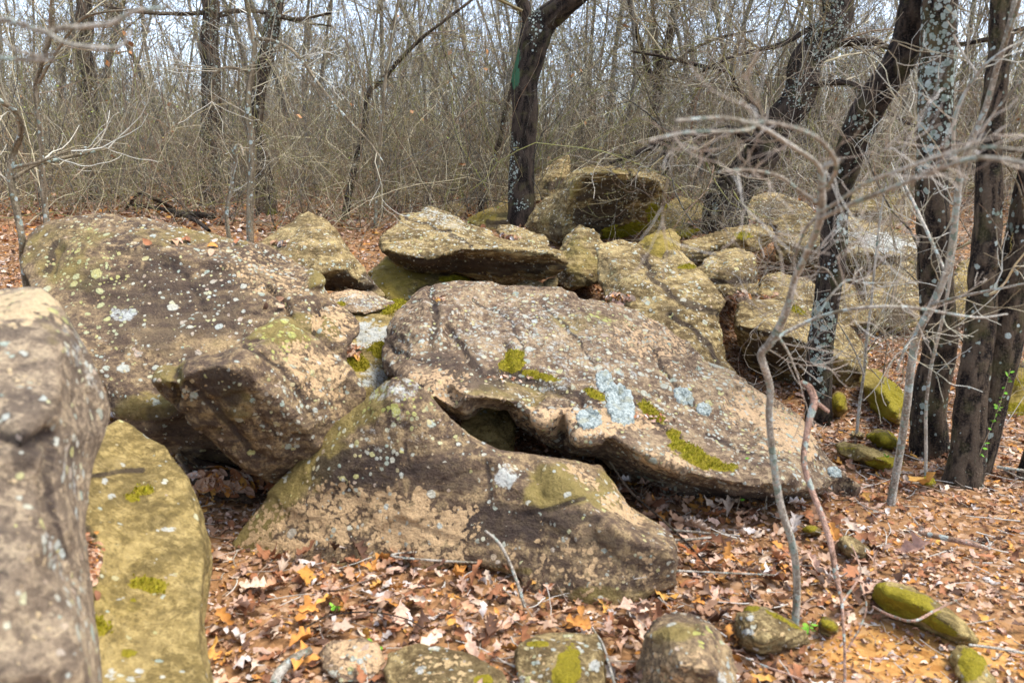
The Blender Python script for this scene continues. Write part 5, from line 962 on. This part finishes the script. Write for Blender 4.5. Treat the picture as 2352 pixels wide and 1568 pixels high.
leaf_drift('main', 'crumbled leaves caught in the cracks of the main boulder', [(1180, 870, 60, 8), (1500, 960, 50, 10), (1010, 690, 20, 8)], 5, 70, (.012, .03))
leaf_drift('gapslab', 'dark leaves lying in the hollow between left and main boulders', [(805, 812, 22, 14)], 6, 50, (.02, .05))
leaf_drift('rightmid', 'leaves in the dip beside the rounded rough boulder', [(1420, 690, 40, 12)], 7, 60, (.03, .06))
leaf_drift('shade', 'dark leaves piled on the shaded rock under the left boulders', [(520, 1110, 90, 30)], 8, 160, (.04, .08))
leaf_drift('slab', 'dark needles and leaf crumbs in a hollow of the lower-left slab', [(208, 1290, 14, 50)], 3, 160, (.012, .035))
# fallen sticks
def stick(label, path, mat=BARK_G, amp=.001, seed=0, lift=.02, name='fallen_branch', side=()):
    rows = []
    for x, y, wpx, h in path:
        z = zdep(x, y, h + lift); rows.append((x, y, z[2], wpx))
    pr = to3(rows); root = limb(name, pr, None, mat, amp=amp, seed=seed, root=True); tag(root, label, 'branch')
    for sd_ in side:
        rows = [(x, y, zdep(x, y, h + lift)[2], wpx) for x, y, wpx, h in sd_]; limb('side_twig', to3(rows), root, mat, amp=amp, seed=seed + 1)
    return root
stick('short curved grey stick leaning on the front boulder', [(1205,1395,9,.0),(1190,1345,9,.06),(1170,1290,9,.12),(1145,1245,8,.19),(1115,1218,6,.24)], BARK_G, seed=1)
stick('thick pale broken stick at the bottom left of the leaves', [(625,1575,30,.02),(645,1540,28,.03),(680,1510,26,.04),(715,1492,18,.05)], BARK_G, seed=2)
stick('thin dark twig lying across the leaves below the front boulder', [(700,1440,5,.02),(760,1412,5,.03),(850,1405,5,.03),(930,1420,4,.03),(985,1450,3,.02)], BARK_B, seed=3)
stick('pale bare stick lying flat in the leaves at the right', [(2110,1222,14,.02),(2170,1235,15,.03),(2240,1250,14,.03),(2275,1262,9,.02)], BARK_R, seed=4)
stick('curved reddish twig over the golden mossy rock', [(2005,1392,6,.06),(2050,1415,7,.10),(2100,1425,7,.14),(2150,1400,7,.14),(2210,1372,5,.14)], BARK_R, seed=5)
stick('straight white twig at the lower right edge', [(2225,1480,7,.06),(2290,1488,7,.06),(2360,1500,7,.05),(2420,1505,6,.05)], BARK_G, seed=6)
stick('long dark fallen limb behind the left boulder', [(300,470,7,.1),(360,478,9,.1),(415,490,10,.1),(455,510,10,.06),(480,530,8,.03)], BARK_D, seed=7)
stick('dark broken log in the far leaves behind the left boulder', [(400,492,14,.06),(450,493,15,.06),(490,497,14,.06)], BARK_D, seed=8)
stick('arched dark dead limb on the far leaves, left', [(290,480,6,.05),(320,445,8,.3),(350,455,9,.25),(400,480,8,.05)], BARK_D, seed=9)
stick('long thin grey stick lying in the leaves right of the front boulder', [(1540,1215,7,.03),(1620,1235,7,.04),(900,1275,6,.04),(1780,1320,5,.03)], BARK_G, seed=10)
stick('thin brown arching stem from under the main boulder to the leaves', [(1400,1060,6,.25),(1450,1130,6,.15),(1530,1200,6,.08),(1600,1270,5,.05),(1660,1340,4,.03)], BARK_B, seed=11)
stick('thin curved twig lying by the bottom right stones', [(1690,1500,5,.03),(1760,1530,5,.04),(1840,1560,5,.04),(1880,1590,4,.03)], BARK_R, seed=12)
stick('forked white stick on the leaves at the right edge', [(2290,1072,8,.04),(2330,1078,8,.05),(2390,1085,8,.04)], BARK_G, seed=13, side=[[(2300,1074,5,.04),(2340,1095,4,.03),(2380,1100,3,.02)]])
stick('pale mossy twig angled across the stones at the bottom centre', [(1360,1440,6,.04),(1385,1480,7,.05),(1400,1530,8,.05),(1412,1570,8,.04)], BARK_G, seed=14)
# loose single leaves that stand out
def big_leaf(label, px, py, s, col, seed, h=.03):
    rs = np.random.RandomState(seed); x, y, d = zdep(px, py, h); b = P(px, py, d); v, f, c = leaves(np.array([b[0]]), np.array([b[1]]), np.array([s]), 0, rs, np.array([h]), .4, np.array([col]), np.array([1.]))
    tag(mk('oak_leaf', v, f, LEAF, origin=b, attrs={'Col': ('FLOAT_COLOR', c)}), label, 'leaf')
big_leaf('bright orange-brown curled leaf against the right end of the front boulder', 1598, 1268, .14, (.36, .11, .03), 1, .07)
big_leaf('large golden-orange leaf right of the front boulder', 1655, 1330, .15, (.60, .32, .09), 2, .04)
big_leaf('ochre curled leaf standing up near the double-stemmed trunk', 2120, 1112, .17, (.55, .30, .07), 3, .06)
big_leaf('large pinkish-tan leaf lying at the right beside the pale stick', 2095, 1262, .16, (.62, .36, .25), 4, .03)
big_leaf('orange leaf under the left end of the front boulder', 700, 1325, .12, (.60, .28, .05), 5, .04)
# green seedlings
GR = np.array([(.16, .42, .03), (.25, .50, .05)])
def seedling(label, px, py, n, H, seed, lean=0):
    rs = np.random.RandomState(seed); x, y, d = zdep(px, py, 0); b = P(px, py, d); root = empty('seedling', b, label, 'plant'); out = []
    grow(rs, b, np.array([lean, 0, 1.]), H, .0022, 0, out, .08, .05); twigs_mesh('stem', out, root, seed, pal=np.array([(.3, .2, .1)]), sides=5); L = out[0]
    T, F = leaf_template(1); VV = []; FF = []; CC = []; c = 0
    for k in range(n):
        t = rs.uniform(.25, 1) * 5.99; i = int(t); q = L[i, :3] * (1 - t + i) + L[min(i + 1, 6), :3] * (t - i); s = rs.uniform(.014, .026)
        if H < .12: s *= 1.2
        v = (euler_mats(rs.uniform(0, 6.28, 1), rs.normal(size=1) * .5, rs.normal(size=1) * .5)[0] @ (T * s + [0, s * .6, 0]).T).T + q; VV.append(v); FF.append(F + c); c += len(v)
        CC.append(np.tile(np.append(GR[rs.randint(2)] * rs.uniform(.7, 1.2), 1), (len(v), 1)))
    mk('leaves', np.vstack(VV), np.vstack(FF), LEAF, root, attrs={'Col': ('FLOAT_COLOR', np.vstack(CC))})
seedling('upright seedling with bright green leaflets in front of the double-stemmed trunk', 2222, 1120, 40, .62, 1, .1)
seedling('small fresh green sprout left of the front boulder foot', 770, 1412, 7, .05, 2)
seedling('tiny green sprout at the bottom edge among the leaves', 858, 1500, 4, .04, 3)
seedling('green sprig right of the small lichened stone', 1858, 1462, 8, .06, 4)
seedling('green shoot with sparse leaves below the main boulder', 1690, 1180, 12, .28, 5, .2)
seedling('grassy green tuft by the tan sapling', 2035, 1085, 14, .08, 6)
seedling('thin leafy shoot left of the hanging dead branch', 1755, 1180, 10, .34, 7, -.1)
seedling('bright green tuft in the gap beside the knobbly boulder', 1690, 685, 12, .14, 8)
